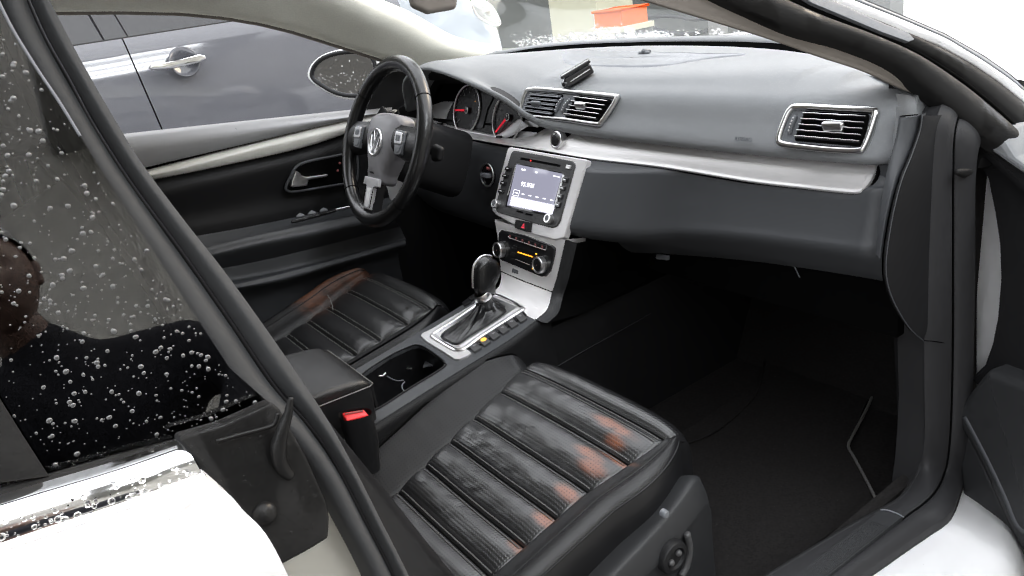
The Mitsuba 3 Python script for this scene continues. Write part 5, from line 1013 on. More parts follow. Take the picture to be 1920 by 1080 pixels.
ch = A([[0.486,-0.6188,1.1467],[0.5667,-0.6453,1.1066],[0.6598,-0.6779,1.0565],[0.693,-0.6878,1.0419],[0.6988,-0.6935,1.0315],[0.6851,-0.6926,1.031],[0.6443,-0.68,1.0497],[0.5474,-0.6474,1.0992]])
put(K + '__seal_strip', plate(ch, AN, -.002, .003, .001, .001), m_.grey_plastic, 30)
w_lo = A([[0.3943,-0.5898,1.1876],[0.4855,-0.6191,1.1438],[0.5712,-0.6474,1.101],[0.6688,-0.6792,1.0531],[0.6947,-0.6877,1.0403],[0.7456,-0.7038,1.0163],[0.794,-0.7233,0.9849],[0.8314,-0.741,0.9554],[0.8688,-0.7624,0.9187],[0.9163,-0.7956,0.8598]]); w_hi = A([[0.4446,-0.6003,1.1817],[0.5326,-0.6288,1.1388],[0.6178,-0.6579,1.0941],[0.6958,-0.6829,1.0568],[0.7599,-0.7043,1.0241],[0.8168,-0.7291,0.9837],[0.8544,-0.7473,0.9533],[0.8738,-0.759,0.933],[0.921,-0.7924,0.8738]])
w_lo, w_hi = resample(w_lo, 40), resample(w_hi, 40)
put(K + '__outer_skin', loft([w_lo - AN * .02, w_lo - AN * .001, w_lo * .8 + w_hi * .2 + AN * .003, w_lo * .4 + w_hi * .6 + AN * .004, w_hi + AN * .001, w_hi - AN * .004], 80, 40), m_.white_paint, True, label='white painted outside of the windscreen pillar')
g_hi = A([[0.4646,-0.6006,1.1798],[0.5545,-0.6296,1.1362],[0.6406,-0.6591,1.0911],[0.7063,-0.6805,1.0587],[0.7667,-0.7007,1.028],[0.8254,-0.7248,0.9893],[0.8628,-0.7433,0.9583],[0.8818,-0.7553,0.9373],[0.9325,-0.7872,0.8816]]); g_hi = resample(g_hi, 40)
put(K + '__windscreen_trim', loft([w_hi - AN * .004, w_hi + AN * .002, g_hi + AN * .002, g_hi - AN * .012], 80), m_.grey_plastic, True, label='grey trim strip beside the windscreen')
f_hi = g_hi + A([.02, .06, .012]) 
# hinge post
K = C + 'door_frame'; tag(K, 'black door frame sweeping from the hinge post into the sill')
f_i = np.vstack([A([[0.7893,-0.712,0.9717],[0.7402,-0.72,0.9529],[0.7025,-0.728,0.9296],[0.6934,-0.728,0.8784],[0.6945,-0.728,0.8039],[0.6973,-0.728,0.7246],[0.705,-0.728,0.6213],[0.7147,-0.728,0.5276],[0.7246,-0.728,0.4468],[0.7244,-0.728,0.4024]]), A([[0.7157,-0.7254,0.362],[0.6451,-0.7375,0.362],[0.5843,-0.7294,0.362],[0.5249,-0.7188,0.362],[0.394,-0.701,0.362],[0.2541,-0.685,0.362],[0.0781,-0.6683,0.362],[-0.1254,-0.6554,0.362]])])
f_a = np.vstack([A([[0.8151,-0.722,0.9526],[0.7644,-0.73,0.9341],[0.7263,-0.74,0.9073],[0.73,-0.74,0.8483],[0.7395,-0.74,0.777],[0.7508,-0.74,0.6924],[0.7628,-0.74,0.6018],[0.775,-0.74,0.4857],[0.7804,-0.74,0.3942],[0.7718,-0.74,0.3419]]), A([[0.6753,-0.7678,0.364],[0.6013,-0.7647,0.364],[0.5371,-0.7609,0.364],[0.4701,-0.7572,0.364],[0.4133,-0.7533,0.364],[0.2663,-0.7445,0.364],[0.0921,-0.7282,0.364],[-0.0945,-0.7156,0.364]])])
f_o = np.vstack([A([[0.9373,-0.728,0.9061],[0.847,-0.736,0.8985],[0.7846,-0.745,0.8796],[0.7782,-0.745,0.8362],[0.7881,-0.745,0.7631],[0.8018,-0.745,0.6758],[0.813,-0.745,0.5834],[0.8282,-0.745,0.4631],[0.8373,-0.745,0.3462],[0.8293,-0.745,0.2914]]), A([[0.6737,-0.7985,0.35],[0.6195,-0.7949,0.35],[0.5752,-0.7898,0.35],[0.5183,-0.7841,0.35],[0.4679,-0.7786,0.35],[0.3202,-0.7689,0.35],[0.1531,-0.7549,0.35],[-0.0416,-0.7388,0.35]])])
fr_ = [spl(q, 150) for q in (f_i, f_a, f_o)]
fi, fa, fo = fr_
wv_ = np.clip((fi[:, 2:3] - .36) / .12, 0, 1)
bul = (A([0, -.008, 0]) * wv_ + A([0, -.002, .008]) * (1 - wv_))
rows_ = [fi + A([.015, .05, 0]) * wv_ + A([0, .05, -.10]) * (1 - wv_), fi + A([.004, .006, 0]) * wv_ + A([0, .006, -.004]) * (1 - wv_), fi, fi * .6 + fa * .4 + bul * .55, fi * .12 + fa * .88 + bul * .25, fa - bul * .2, fi * 0 + fa * .86 + fo * .14 + bul * .75, fa * .5 + fo * .5 + bul * 1.25, fa * .15 + fo * .85 + bul * .8, fo, fo + A([.02, .03, 0]) * wv_ + A([0, .002, -.03]) * (1 - wv_)]
fm = grid(np.stack([spl(A(rows_)[:, q], 60) for q in range(150)], 1))
put(K, fm, m_.frame_black, True)
put(K + '__groove', tube(fa + bul * .05 - A([0, 0, .0]), .0013, 6), m_.void_black, True)
put(K + '__clip', hull([(p_, .0045) for p_ in A([[0.7166,-0.752,0.8589],[0.7348,-0.752,0.8505],[0.7492,-0.752,0.8505]])]), m_.rubber, True)
put(K + '__joint', tube(A([[0.682,-0.7425,0.6177],[0.7163,-0.7425,0.602],[0.7556,-0.7425,0.5823]]) + A([0, .004, 0]), .0008, 5), m_.void_black, True)
put(K + '__backing', plate(A([[0.7221,-0.7,0.9771],[0.8192,-0.7,0.9368],[0.8909,-0.7,0.8754],[0.9554,-0.7,0.4303],[0.9546,-0.7,0.2522],[0.7954,-0.7,0.3471],[0.7638,-0.7,0.5712]]), [0, -1, 0], -.05, .0), m_.dark_plastic, False)
s_c = fo[75:][fo[75:, 2] < .36]
K = C + 'door_sill'; tag(K, 'ribbed tread strip set into the black door sill')
tr0 = A([[0.5883,-0.7383,0.3735],[0.5337,-0.7359,0.3735],[0.4823,-0.733,0.3735],[0.3864,-0.728,0.3735],[0.294,-0.7232,0.3735],[0.1781,-0.7174,0.3735]]); tr1 = A([[0.5939,-0.7667,0.3735],[0.543,-0.7652,0.3735],[0.4995,-0.763,0.3735],[0.4181,-0.7597,0.3735],[0.3191,-0.754,0.3735],[0.2031,-0.7466,0.3735]])
put(K + '__tread', loft([tr0 - A([0, 0, .012]), tr0, tr0 * .5 + tr1 * .5 + [0, 0, .0005], tr1, tr1 - A([0, 0, .012])], 50), m_.mid_plastic, 40, label='ribbed tread strip on the sill')
for q_, t in enumerate(np.linspace(.1, .9, 14)): put(K + '__tread_rib', tube(resample(tr0 * (1 - t) + tr1 * t, 24)[int(2 + 1.5 * (t - .5) ** 2 * 4):] + [0, 0, .0008], .0010, 5), m_.mid_plastic, True)
put(K + '__tread_end', tube(spl(A([[0.5841,-0.7382,0.375],[0.59,-0.7463,0.375],[0.5921,-0.7589,0.375],[0.591,-0.7698,0.375]]), 20), .0012, 6), m_.grey_plastic, True)
rk = s_c
put(K + '__rocker', loft([rk + [0, .0, -.012], rk + [0, -.03, -.016], rk + [.0, -.075, -.03], rk + [0, -.10, -.07], rk + [0, -.11, -.14], rk + [0, -.06, -.2]], 60, 40), m_.white_paint, True, label='white painted rocker panel below the door opening')
put(K + '__rocker_clip', [hull([(p_, .004) for p_ in A([[0.6693,-0.8078,0.3],[0.7024,-0.8167,0.3]])]), hull([(p_, .003) for p_ in A([[0.5997,-0.8041,0.3],[0.6636,-0.8183,0.3]])])], m_.silver_paint, True)

# ---------------------------------------------------------------- open front door at the right edge
K = C + 'front_door'; tag(K, 'open front door at the right edge with its black inner panel')
DN = nrm([-.954, .30, 0])
put(K + '__shell', plate(A([[0.8949,-0.6936,0.8252],[0.8777,-0.7485,0.881],[0.8452,-0.8517,0.9214],[0.8009,-0.9924,0.9176],[0.767,-1.1004,0.2617],[0.8493,-0.8386,-0.0053],[0.8716,-0.7676,0.218],[0.8797,-0.742,0.2675]]), DN, -.05, .0, .004, .004), m_.white_paint, 35, label='white painted edge of the open front door')
put(K + '__panel', plate(A([[0.853,-0.7267,0.8291],[0.849,-0.7396,0.8171],[0.8438,-0.7562,0.7645],[0.8404,-0.767,0.7222],[0.8382,-0.7738,0.6697],[0.8379,-0.7747,0.6091],[0.8392,-0.7706,0.5623],[0.8419,-0.762,0.5211],[0.8485,-0.741,0.4869],[0.8392,-0.7706,0.4678],[0.784,-0.9464,0.5442],[0.7505,-1.0528,0.6023],[0.7652,-1.0061,0.8856],[0.8189,-0.8352,0.892],[0.8405,-0.7668,0.8529]]), DN, -.028, .012, .006, .004), m_.dark_plastic, 35, label='black inner panel of the open door')
put(K + '__ledge', plate(A([[0.8426,-0.7198,0.8873],[0.8407,-0.726,0.8919],[0.8283,-0.7654,0.8974],[0.8258,-0.7733,0.894],[0.818,-0.7981,0.8647],[0.805,-0.8396,0.843],[0.7899,-0.8875,0.8279],[0.7891,-0.8902,0.8077],[0.8186,-0.7961,0.849],[0.834,-0.7474,0.8727]]), DN, -.03, .030, .008, .003), m_.pad_plastic, 35, label='grey top corner of the open door panel')
put(K + '__ledge_flank', plate(A([[0.8431,-0.7184,0.884],[0.8339,-0.7475,0.8712],[0.8186,-0.7963,0.8475],[0.789,-0.8905,0.8049],[0.7877,-0.8947,0.7734],[0.803,-0.8459,0.7899],[0.8188,-0.7955,0.8198],[0.8349,-0.7444,0.8524],[0.8364,-0.7396,0.8345],[0.8421,-0.7214,0.8313]]), DN, -.04, .022, .008, .003), m_.dark_plastic, 35)
pk = A([[0.8174,-0.7399,0.4344],[0.8135,-0.7524,0.4678],[0.808,-0.7699,0.5085],[0.803,-0.7857,0.5367],[0.7983,-0.8007,0.5403],[0.7879,-0.8338,0.5441],[0.7619,-0.9166,0.5593],[0.7315,-1.0132,0.5731],[0.7164,-1.0611,0.4418],[0.7169,-1.0596,0.2674],[0.7524,-0.9468,0.2047],[0.7701,-0.8906,0.2467],[0.7839,-0.8466,0.2884],[0.8008,-0.7929,0.3656]])
put(K + '__pocket', plate(spl(pk, 120, True), DN, -.05, .020, .014, .0), m_.mid_plastic, 50, label='grey lower panel and pocket of the open door')
le = A([[0.8315,-0.7286,0.4046],[0.83,-0.7333,0.4195],[0.8147,-0.7821,0.3632],[0.7942,-0.8472,0.2669],[0.7795,-0.894,0.2113],[0.7664,-0.9356,0.133],[0.7819,-0.8863,0.0479],[0.8029,-0.8196,0.1222],[0.8135,-0.7857,0.1959],[0.8231,-0.7552,0.2729],[0.8273,-0.7418,0.3393]])
put(K + '__lower_edge', plate(spl(le, 120, True), DN, -.06, .010, .008, .0), m_.mid_plastic, 50)
put(K + '__edge_shadow_gap', tube(spl(A([[0.8154,-0.7399,0.4253],[0.8002,-0.7881,0.3697],[0.7904,-0.8194,0.3258],[0.78,-0.8524,0.2756],[0.7682,-0.8897,0.2265]]), 40), .004, 6), m_.void_black, True)
put(K + '__pocket_rim', tube(spl(A([[0.7961,-0.7544,0.4426],[0.7838,-0.7936,0.3949],[0.7726,-0.8292,0.3462],[0.7652,-0.8527,0.3083],[0.7605,-0.8677,0.3017]]), 40), .006, 8), m_.lower_plastic, True)

# ================================================================ windscreen, bonnet, roof, floor, far pillars
ysw = np.linspace(-.66, .66, 45)
bx_ = smooth_interp(ysw, [(-.70, .86), (-.62, .95), (-.45, 1.035), (-.2, 1.067), (.0, 1.095), (.3, 1.12), (.45, 1.12), (.60, 1.055), (.70, .95)])
bz_w = .999 - .02 * np.clip((-.35 - ysw) / .35, 0, 1)
Wb = np.stack([bx_, ysw, bz_w], 1); Wt = np.stack([.30 - .10 * (ysw / .66) ** 2, ysw * .82, np.full(45, 1.385) - .03 * (ysw / .66) ** 2], 1)
Wm = (Wb + Wt) / 2 + [.03, 0, .035]
wsP = A([Wb * (1 - t) ** 2 + (2 * Wm - (Wb + Wt) / 2) * 2 * t * (1 - t) + Wt * t * t for t in np.linspace(0, 1, 24)])
put(C + 'windscreen', grid(wsP), m_.clear_glass, True, label='clear windscreen wet along its lower edge')
put(C + 'windscreen__edge_band', loft([Wb + [.004, 0, -.004], Wb * .985 + Wt * .015 + [.002, 0, .0]], 45), m_.void_black, True)
out_ = []
r_ = np.random.default_rng(11)
for q in range(900):
    y = r_.uniform(.10, .62) if q < 800 else r_.uniform(-.3, .62); t = abs(r_.normal(0, .028 if y > .2 else .015)) + .012 + (max(0, (y - .45)) * .0)
    j = np.interp(y, ysw, np.arange(45)); i0 = int(min(43, j)); f_ = j - i0; ti = t * 23; k0 = int(ti); g_ = ti - k0
    p_ = (wsP[k0, i0] * (1 - f_) + wsP[k0, i0 + 1] * f_) * (1 - g_) + (wsP[k0 + 1, i0] * (1 - f_) + wsP[k0 + 1, i0 + 1] * f_) * g_
    s_ = r_.uniform(.0015, .005); nn_ = nrm([.55, 0, .8]); a, b, _ = basis(nn_)
    out_.append(lathe([(s_, 0), (s_ * .8, s_ * .3), (s_ * .3, s_ * .5), (0, s_ * .5)], frame(p_ + nn_ * .001, a, b), 7))
put(C + 'windscreen__water_drops', out_, m_.water, True, kind='stuff', label='rain beads along the lower edge of the windscreen')
hoodP = A([[[x + .13, y, .985 - .06 * max(0, x - 1.0) ** 1.6 - .05 * abs(y / .8) ** 3 - .02] for y in np.linspace(-.80, .80, 40)] for x in np.linspace(.98, 2.0, 30)])
hoodP[:, :, 0] -= .16 * abs(hoodP[:, :, 1] / .8) ** 2.2 * (1 - (hoodP[:, :, 0] - .98) / 1.02)
put(C + 'bonnet', grid(hoodP), m_.white_paint, True, label='white bonnet beyond the windscreen')
put(C + 'bonnet__cowl', grid(A([np.stack([smooth_interp(hoodP[0][:, 1] * .86, shelf_far) - .004, hoodP[0][:, 1] * .9, np.full(40, .968)], 1), hoodP[0] + [0, 0, .001]])), m_.white_paint, True)
fen = A([hoodP[:, 0], hoodP[:, 0] + [0, -.04, -.012], hoodP[:, 0] + [0, -.10, -.06], hoodP[:, 0] + [0, -.12, -.2], hoodP[:, 0] + [0, -.12, -.5]])
put(C + 'wing', grid(fen), m_.white_paint, True, label='white front wing beside the bonnet')
put(C + 'wing', grid(fen * [1, -1, 1]), m_.white_paint, True)
put(C + 'nose', box([1.95, -.80, .30], [2.02, .80, .88]), m_.white_paint, False)
# far A pillar, roof rail and roof
pu = A([[0.4109,0.585,1.2817],[0.5534,0.585,1.1935],[0.661,0.585,1.1411],[0.7739,0.585,1.0673],[0.8699,0.585,1.0312],[0.9478,0.585,1.0127]]); 
pu = np.vstack([A([[.27, .53, 1.37]]), pu[1:]]); pu[1:, 1] = np.linspace(.56, .62, 5)
plo = A([[-0.2414,0.635,1.291],[-0.1739,0.635,1.277],[-0.0934,0.635,1.2609],[0.0247,0.635,1.2457],[0.1519,0.635,1.2249],[0.2412,0.635,1.2033],[0.3225,0.635,1.1775],[0.3946,0.635,1.1486],[0.4694,0.635,1.1132],[0.5484,0.635,1.0758],[0.6317,0.635,1.035],[0.7201,0.635,0.9916]])
pl2 = resample(plo, 40); pu2 = resample(np.vstack([[-1.2, .50, 1.36], [-.6, .51, 1.38], [.0, .52, 1.385], pu]), 40)
md = (pl2 + pu2) / 2 + [0, -.035, .005]
put(C + 'far_pillar', loft([pl2 + [0, .04, 0], pl2, pl2 * .8 + pu2 * .2 + [0, -.02, .004], md, pl2 * .2 + pu2 * .8 + [0, -.024, 0], pu2, pu2 + [.02, .02, .01]], 90, 50), m_.cream_trim, True, label='cream lined far windscreen pillar and roof rail')
put(C + 'far_pillar__outer_seal', tube(spl(pl2 + [0, .045, .006], 60), .012, 8), m_.taupe_trim, True)
rf = A([[[x, y, 1.375 + .045 * (1 - (y / .6) ** 2) - .02 * max(0, x) ** 2 - .05 * max(0, -x - .8) ** 1.5] for y in np.linspace(-.56, .56, 24)] for x in np.linspace(.27, -1.75, 24)])
put(C + 'roof', grid(rf), m_.cream_trim, True, label='cream headlining')
put(C + 'roof__skin', grid(rf * [1, 1.03, 1] + [.0, 0, .04]), m_.white_paint, True)
rr_ = A([[-1.7, -.55, 1.30], [-.8, -.60, 1.345], [-.28, -.60, 1.35], [.1, -.585, 1.34], [.33, -.565, 1.30]])
put(C + 'roof__rail', tube(spl(rr_, 40), .045, 12), m_.rubber, True)
put(C + 'interior_mirror', [hull([(p_, .012) for p_ in A([[0.5686,0.36,1.1974],[0.6766,0.36,1.1887],[0.6634,0.36,1.1534],[0.5975,0.36,1.1531],[0.5702,0.36,1.1681]])])], m_.taupe_trim, True, label='grey lower edge of the interior mirror at the top of the windscreen')
# rear of the cabin (seen dimly through the tinted glass)
put(C + 'rear_bench', [rbox([.5, 1.25, .2], .05, frame([-.85, 0, .45], [1, 0, .15], [0, 1, 0])), rbox([.16, 1.25, .6], .05, frame([-1.15, 0, .75], [1, 0, .3], [0, 1, 0]))], m_.leather, True, label='black rear bench')
put(C + 'rear_shelf', box([-1.9, -.66, .88], [-1.15, .66, .92]), m_.dark_plastic, False)
put(C + 'tailgate', box([-1.95, -.75, .3], [-1.9, .75, 1.0]), m_.white_paint, False)
put(C + 'rear_quarter', [box([-1.95, .70, .3], [-.95, .78, .96]), box([-.95, .705, .3], [-.35, .728, .90])], m_.dark_plastic, False)
put(C + 'far_centre_pillar', loft([A([[-.50, .72, .9], [-.52, .60, 1.34]]), A([[-.36, .70, .9], [-.42, .58, 1.34]]), A([[-.28, .72, .9], [-.36, .60, 1.34]])], 12), m_.cream_trim, True)
# floor
put(C + 'floor_carpet', [box([-1.9, -.70, .20], [1.2, .70, .24]), plate(A([[1.02, -.70, .24], [1.02, .70, .24], [1.14, .70, .50], [1.14, -.70, .50]]), [-.9, 0, .43], -.02, .0)], m_.carpet, False, label='black floor carpet')
put(C + 'firewall', box([1.10, -.72, .2], [1.16, .72, .86]), m_.carpet, False)
put(C + 'footwell_side', [box([-.2, -.715, .2], [1.15, -.695, .34]), box([.80, -.715, .2], [1.15, -.695, .9])], m_.carpet, False)
fm = A([[0.8475,-0.5244,0.255],[0.7327,-0.6506,0.255],[0.4047,-0.6319,0.255],[0.305,-0.5018,0.255],[0.6405,-0.3023,0.255],[0.9186,-0.2734,0.255],[1.1606,-0.2011,0.255],[1.2871,-0.3679,0.255]])
put(C + 'floor_mat', plate(A([[0.852,-0.5239,0.25],[0.741,-0.6459,0.25],[0.4376,-0.6263,0.25],[0.3483,-0.4703,0.25],[0.6311,-0.2521,0.25],[0.937,-0.2448,0.25],[1.1228,-0.1352,0.25],[1.2185,-0.3875,0.25]]), [0, 0, 1], -.008, .004, .003, .02), m_.carpet, 30, label='black floor mat')
put(C + 'floor_mat__piping', tube(spl(A([[1.284,-0.3735,0.258],[1.1782,-0.4102,0.258],[1.0131,-0.4721,0.258],[0.8831,-0.5135,0.258],[0.8443,-0.5274,0.258],[0.8181,-0.5556,0.258],[0.7777,-0.6011,0.258],[0.7319,-0.651,0.258]]), 40), .0030, 6), m_.piping_grey, True, label='pale piped edge of the floor mat')
put(C + 'floor_mat__piping', tube(spl(A([[1.1089,-0.1426,0.258],[0.9298,-0.2578,0.258],[0.8392,-0.2919,0.258],[0.716,-0.3076,0.258],[0.6261,-0.287,0.258]]), 40), .0020, 6), m_.carpet, True)
put(C + 'underbody', box([-1.95, -.72, .12], [2.0, .72, .19]), m_.dark_plastic, False)


# ================================================================ the place outside
put('ground', box([-30, -30, -.5], [45, 45, 0.0]), m_.concrete, False, kind='structure')
# grey car parked alongside: side built as a loft of its section
K = 'grey_car'; tag(K, 'dark grey car parked beside the far door, wet and reflecting lamp strips', 'car')
Yg = 1.62
def gsec(x):
    k = .03 * ((x - .2) / 1.5) ** 2
    out = [(Yg + .02 + k, .32), (Yg - .03 + k, .45), (Yg - .040 + k, .62)]; y = Yg - .042 + k
    for z in np.arange(.70, 1.195, .02):
        y += .02 * np.interp(z, [.70, .80, .90, 1.0, 1.06, 1.14, 1.17, 1.19], [-.10, -.06, .02, .12, .18, .27, .5, .9]); out.append((y, z + .02))
    return out
def gside(x0, x1, n=40): return grid(A([[[x, y, z] for y, z in spl(A(gsec(x)), 60)] for x in np.linspace(x0, x1, n)]))
gap = .0022
def gslant(x0, x1, s0, s1, n=40):
    out = []
    for t in np.linspace(0, 1, n):
        col = []
        for y, z in spl(A(gsec(x0 * (1 - t) + x1 * t)), 60):
            w = np.clip((1.19 - z) / .87, 0, 1)
            col.append([x0 * (1 - t) + x1 * t + (s0 * (1 - t) + s1 * t) * (w ** 1.3), y, z])
        out.append(col)
    return grid(A(out))
put(K + '__front_door', gslant(.175 + gap, 1.02, .09, .0), m_.grey_paint, True, label='dark grey front door with a gold tinted handle')
put(K + '__rear_door', gslant(-1.0, .175 - gap, .0, .09), m_.grey_paint, True, label='dark grey rear door')
put(K + '__wing', gslant(1.03, 1.20, 0, 0), m_.grey_paint, True)
put(K + '__quarter_panel', gslant(-2.3, -1.01, 0, 0), m_.grey_paint, True)
wy = lambda z: Yg + .085 + (z - 1.2) * .45
put(K + '__window', [plate(A([[.21, wy(1.20), 1.20], [.98, wy(1.20), 1.20], [.66, wy(1.47), 1.47], [.165, wy(1.47), 1.47]]), [0, -.9, .41], -.004, .0)], m_.gloss_black, 30, label='dark front side window with white streaks')
put(K + '__window', [plate(A([[-.9, wy(1.20), 1.20], [.13, wy(1.20), 1.20], [.085, wy(1.47), 1.47], [-.8, wy(1.47), 1.47]]), [0, -.9, .41], -.004, .0)], m_.gloss_black, 30)
put(K + '__window_post', [plate(A([[.135, wy(1.2) - .002, 1.2], [.205, wy(1.2) - .002, 1.2], [.155, wy(1.48) - .002, 1.48], [.095, wy(1.48) - .002, 1.48]]), [0, -.9, .41], -.004, .002)], m_.gloss_black, 30)
put(K + '__belt_seal', [tube(A([[-1.0, wy(1.2) - .012, 1.196], [1.1, wy(1.2) - .012, 1.196]]), .009, 8)], m_.rubber, True)
put(K + '__door_gap', plate(A([[.165, Yg + .06, 1.185], [.186, Yg + .06, 1.185], [.29, Yg + .06, .4], [.26, Yg + .06, .4]]), [0, -1, 0], -.01, .0), m_.void_black, False)
put(K + '__body_core', box([-2.3, Yg + .12, .3], [1.18, Yg + 1.3, 1.13]), m_.grey_paint, False)
put(K + '__roof', box([-1.6, Yg + .30, 1.2], [.55, Yg + 1.3, 1.50]), m_.grey_paint, False)
for x in (-1.5, .72): put(K + '__wheel', lathe([(.0, -.1), (.2, -.1), (.33, -.1), (.34, -.05), (.34, .1), (0, .1)], frame([x, Yg + .10, .34], [1, 0, 0], [0, 0, 1])), m_.rubber, 40)
hc = A([[0.2082,1.535,1.1005],[0.2227,1.535,1.1097],[0.2985,1.535,1.1084],[0.3741,1.535,1.1161],[0.3929,1.535,1.1078],[0.3934,1.535,1.0972],[0.3658,1.535,1.0881],[0.2743,1.535,1.0853],[0.2189,1.535,1.0918]])
put(K + '__door_handle', plate(hc, [0, -1, .1], -.010, .008, .006, .002), m_.chrome, 40, label='gleaming door handle of the grey car')
put(K + '__handle_recess', [lathe([(.045, -.002), (.050, .003), (.044, .004), (.03, -.012), (0, -.018)], frame(A([[0.3265,1.556,1.0987]])[0], [1, 0, 0], [0, .1, 1]), 40)], m_.grey_paint, True)

# building behind the photographer with its canopy and lamp tubes
K = 'garage_building'; tag(K, 'plain grey brown garage wall with a canopy on the open door side', 'building')
put(K + '__wall', box([-12, -6.6, 0], [9, -6.3, 5.2]), m_.wall_plaster, False)
put(K + '__canopy', box([0.1, -6.3, 3.55], [2.4, -2.6, 3.7]), m_.metal_roof, False)
for y, z in ((-2.75, 3.5), (-3.25, 3.5), (-3.75, 3.5), (-4.25, 3.5)):
    lk = put('lamp_tube', tube(A([[.55, y, z], [1.7, y, z]]), .06, 12), m_.white_print, True, label={-2.75: 'lamp tube under the canopy nearest the parked cars', -3.25: 'second lamp tube in from the canopy edge', -3.75: 'third lamp tube in from the canopy edge', -4.25: 'lamp tube under the canopy nearest the garage wall'}[y], cat='lamp', group='lamp tubes under the canopy')
    glow(lk, (30, 31, 32))
    for x in (.8, 1.5): put(lk + '__bracket', box([x - .02, y - .02, z], [x + .02, y + .02, 3.55]), m_.metal_roof, False)

# ahead of the car, seen through the windscreen
K = 'yard_pillar'; tag(K, 'square cream pillar standing in the yard ahead', 'pillar')
put(K + '__shaft', plate(A([[5, 4.745, 0], [5, 5.24, 0], [5.12, 5.24, 0], [5.12, 5.63, 0], [5.5, 5.63, 0], [5.5, 4.745, 0]]), [0, 0, 1], 0, 4.5, 0, .0), m_.cream_wall, 30)
put(K + '__base', plate(A([[4.97, 4.715, 0], [4.97, 5.27, 0], [5.09, 5.27, 0], [5.09, 5.66, 0], [5.53, 5.66, 0], [5.53, 4.715, 0]]), [0, 0, 1], 0, .12, .01, .0), m_.cream_wall, 30)
K = 'orange_crate'; tag(K, 'bright orange crate standing on a grey stand', 'crate')
ob = A([[4,3.6141,0.8856],[4,3.1142,0.8693],[4,3.1249,0.7782],[4,3.634,0.7598]])
oc_ = ob.mean(0); 
put(K + '__box', plate(A([oc_ + [-.11, .16, 0], oc_ + [-.11, -.15, 0], oc_ + [.15, -.17, 0], oc_ + [.15, .18, 0]]), [0, 0, 1], -.060, .060, .008, .01), m_.orange_plastic, 30)
put(K + '__rim', tube(A([oc_ + [-.115, .165, .06], oc_ + [-.115, -.155, .06], oc_ + [.155, -.175, .06], oc_ + [.155, .185, .06]]), .012, 6, True), m_.orange_plastic, True)
K = 'grey_stand'; tag(K, 'low grey metal stand under the orange crate', 'stand')
put(K + '__top', box(oc_ + [-.14, -.20, -.10], oc_ + [.18, .21, -.061]), m_.cream_wall, False)
for dx, dy in ((-.12, -.17), (-.12, .18), (.15, -.17), (.15, .18)): put(K + '__leg', box([oc_[0] + dx - .02, oc_[1] + dy - .02, 0], [oc_[0] + dx + .02, oc_[1] + dy + .02, oc_[2] - .10]), m_.metal_roof, False)
ob2 = A([[6,9.164,0.7764],[6,8.8195,0.7589],[6,8.8627,0.6244],[6,9.211,0.6389]]).mean(0)
put('orange_bin', [box(ob2 + [-.1, -.12, -.12], ob2 + [.1, .12, .12]), box(ob2 + [-.12, -.14, .12], ob2 + [.12, .14, .15])], m_.orange_plastic, False, label='small orange bin far behind the silver car', cat='bin')
put('orange_bin_post', box([ob2[0] - .05, ob2[1] - .05, 0], [ob2[0] + .05, ob2[1] + .05, ob2[2] - .12]), m_.metal_roof, False, label='thin grey post carrying the small orange bin', cat='post')
# hoses on the floor
hp = A([[8.9064,8.1737,0.35],[7.632,6.578,0.35],[6.8404,5.4982,0.35],[6.7457,4.9986,0.35],[7.3715,5.2105,0.35],[7.3761,4.9749,0.35]])
put('hose', tube(spl(hp, 60), .026, 8), m_.mid_plastic, True, label='grey hose looping low beside the orange crate', cat='hose')
put('hose', tube(spl(A([[7.5541,6.6877,0.5],[7.4357,6.0379,0.5],[6.8102,5.1242,0.5],[6.8105,4.8109,0.5]]), 40), .024, 8), m_.mid_plastic, True, label='straight grey hose lying behind the looping one', cat='hose')
put('bollard', [box([5.5, 3.65, 0], [5.62, 3.78, .75])], m_.metal_roof, False, label='short grey bollard behind the hoses', cat='bollard')
# silver car ahead on the left
K = 'silver_car'; tag(K, 'pale silver car parked ahead, its headlamp towards us', 'car')
prof = A([[2.4945,3.2,1.2291],[2.5888,3.2,1.1198],[2.6727,3.2,1.0689],[2.739,3.2,1.0059],[2.7682,3.2,0.9264],[2.7866,3.2,0.7843],[2.7634,3.2,0.6104]])
prof = spl(np.vstack([[[.6, 3.2, 1.36]], [[1.7, 3.2, 1.30]], prof, [[2.72, 3.2, .35]]]), 70)
sh = lambda dy, k: prof * [1, 0, 1] + A([0, 3.2 + dy, 0]) + (A([1.2, 0, .5]) - prof * [1, 0, 1]) * k * A([1, 0, 1])
put(K + '__body', grid(A([sh(.30, .75), sh(.06, .30), sh(.01, .10), sh(.0, .04), sh(.03, .012), sh(.10, 0), sh(.5, -.012), sh(.9, -.016), sh(1.4, -.01), sh(1.72, 0), sh(1.80, .05)])), m_.silver_car_paint, True, label='pale silver bodywork')
put(K + '__underbody', box([-1.4, 3.35, .25], [2.55, 4.9, .9]), m_.dark_plastic, False)
put(K + '__cabin', rbox([1.9, 1.35, .6], .2, frame([-.2, 4.1, 1.35], [1, 0, 0], [0, 1, 0])), m_.gloss_black, True, label='dark glazed cabin')
hl = spl(A([[2.5636,3.205,1.1037],[2.6252,3.205,1.1154],[2.6955,3.205,1.0796],[2.7437,3.205,1.0123],[2.7625,3.205,0.9481],[2.7132,3.205,0.9451],[2.6342,3.205,0.9872],[2.5836,3.205,1.0347]]), 40, True); hcn = hl.mean(0)
put(K + '__headlamp', grid(A([hcn + (hl - hcn) * s_ + A([.3, -.9, .1]) * z for s_, z in ((1.05, -.03), (1.0, .0), (.85, .02), (.5, .032), (.05, .036))]), closed_v=True), m_.lamp_glass, True, label='clear headlamp of the silver car')
put(K + '__headlamp_rim', tube(hl + A([.3, -.9, .1]) * .004, .008, 8, True), m_.chrome, True)
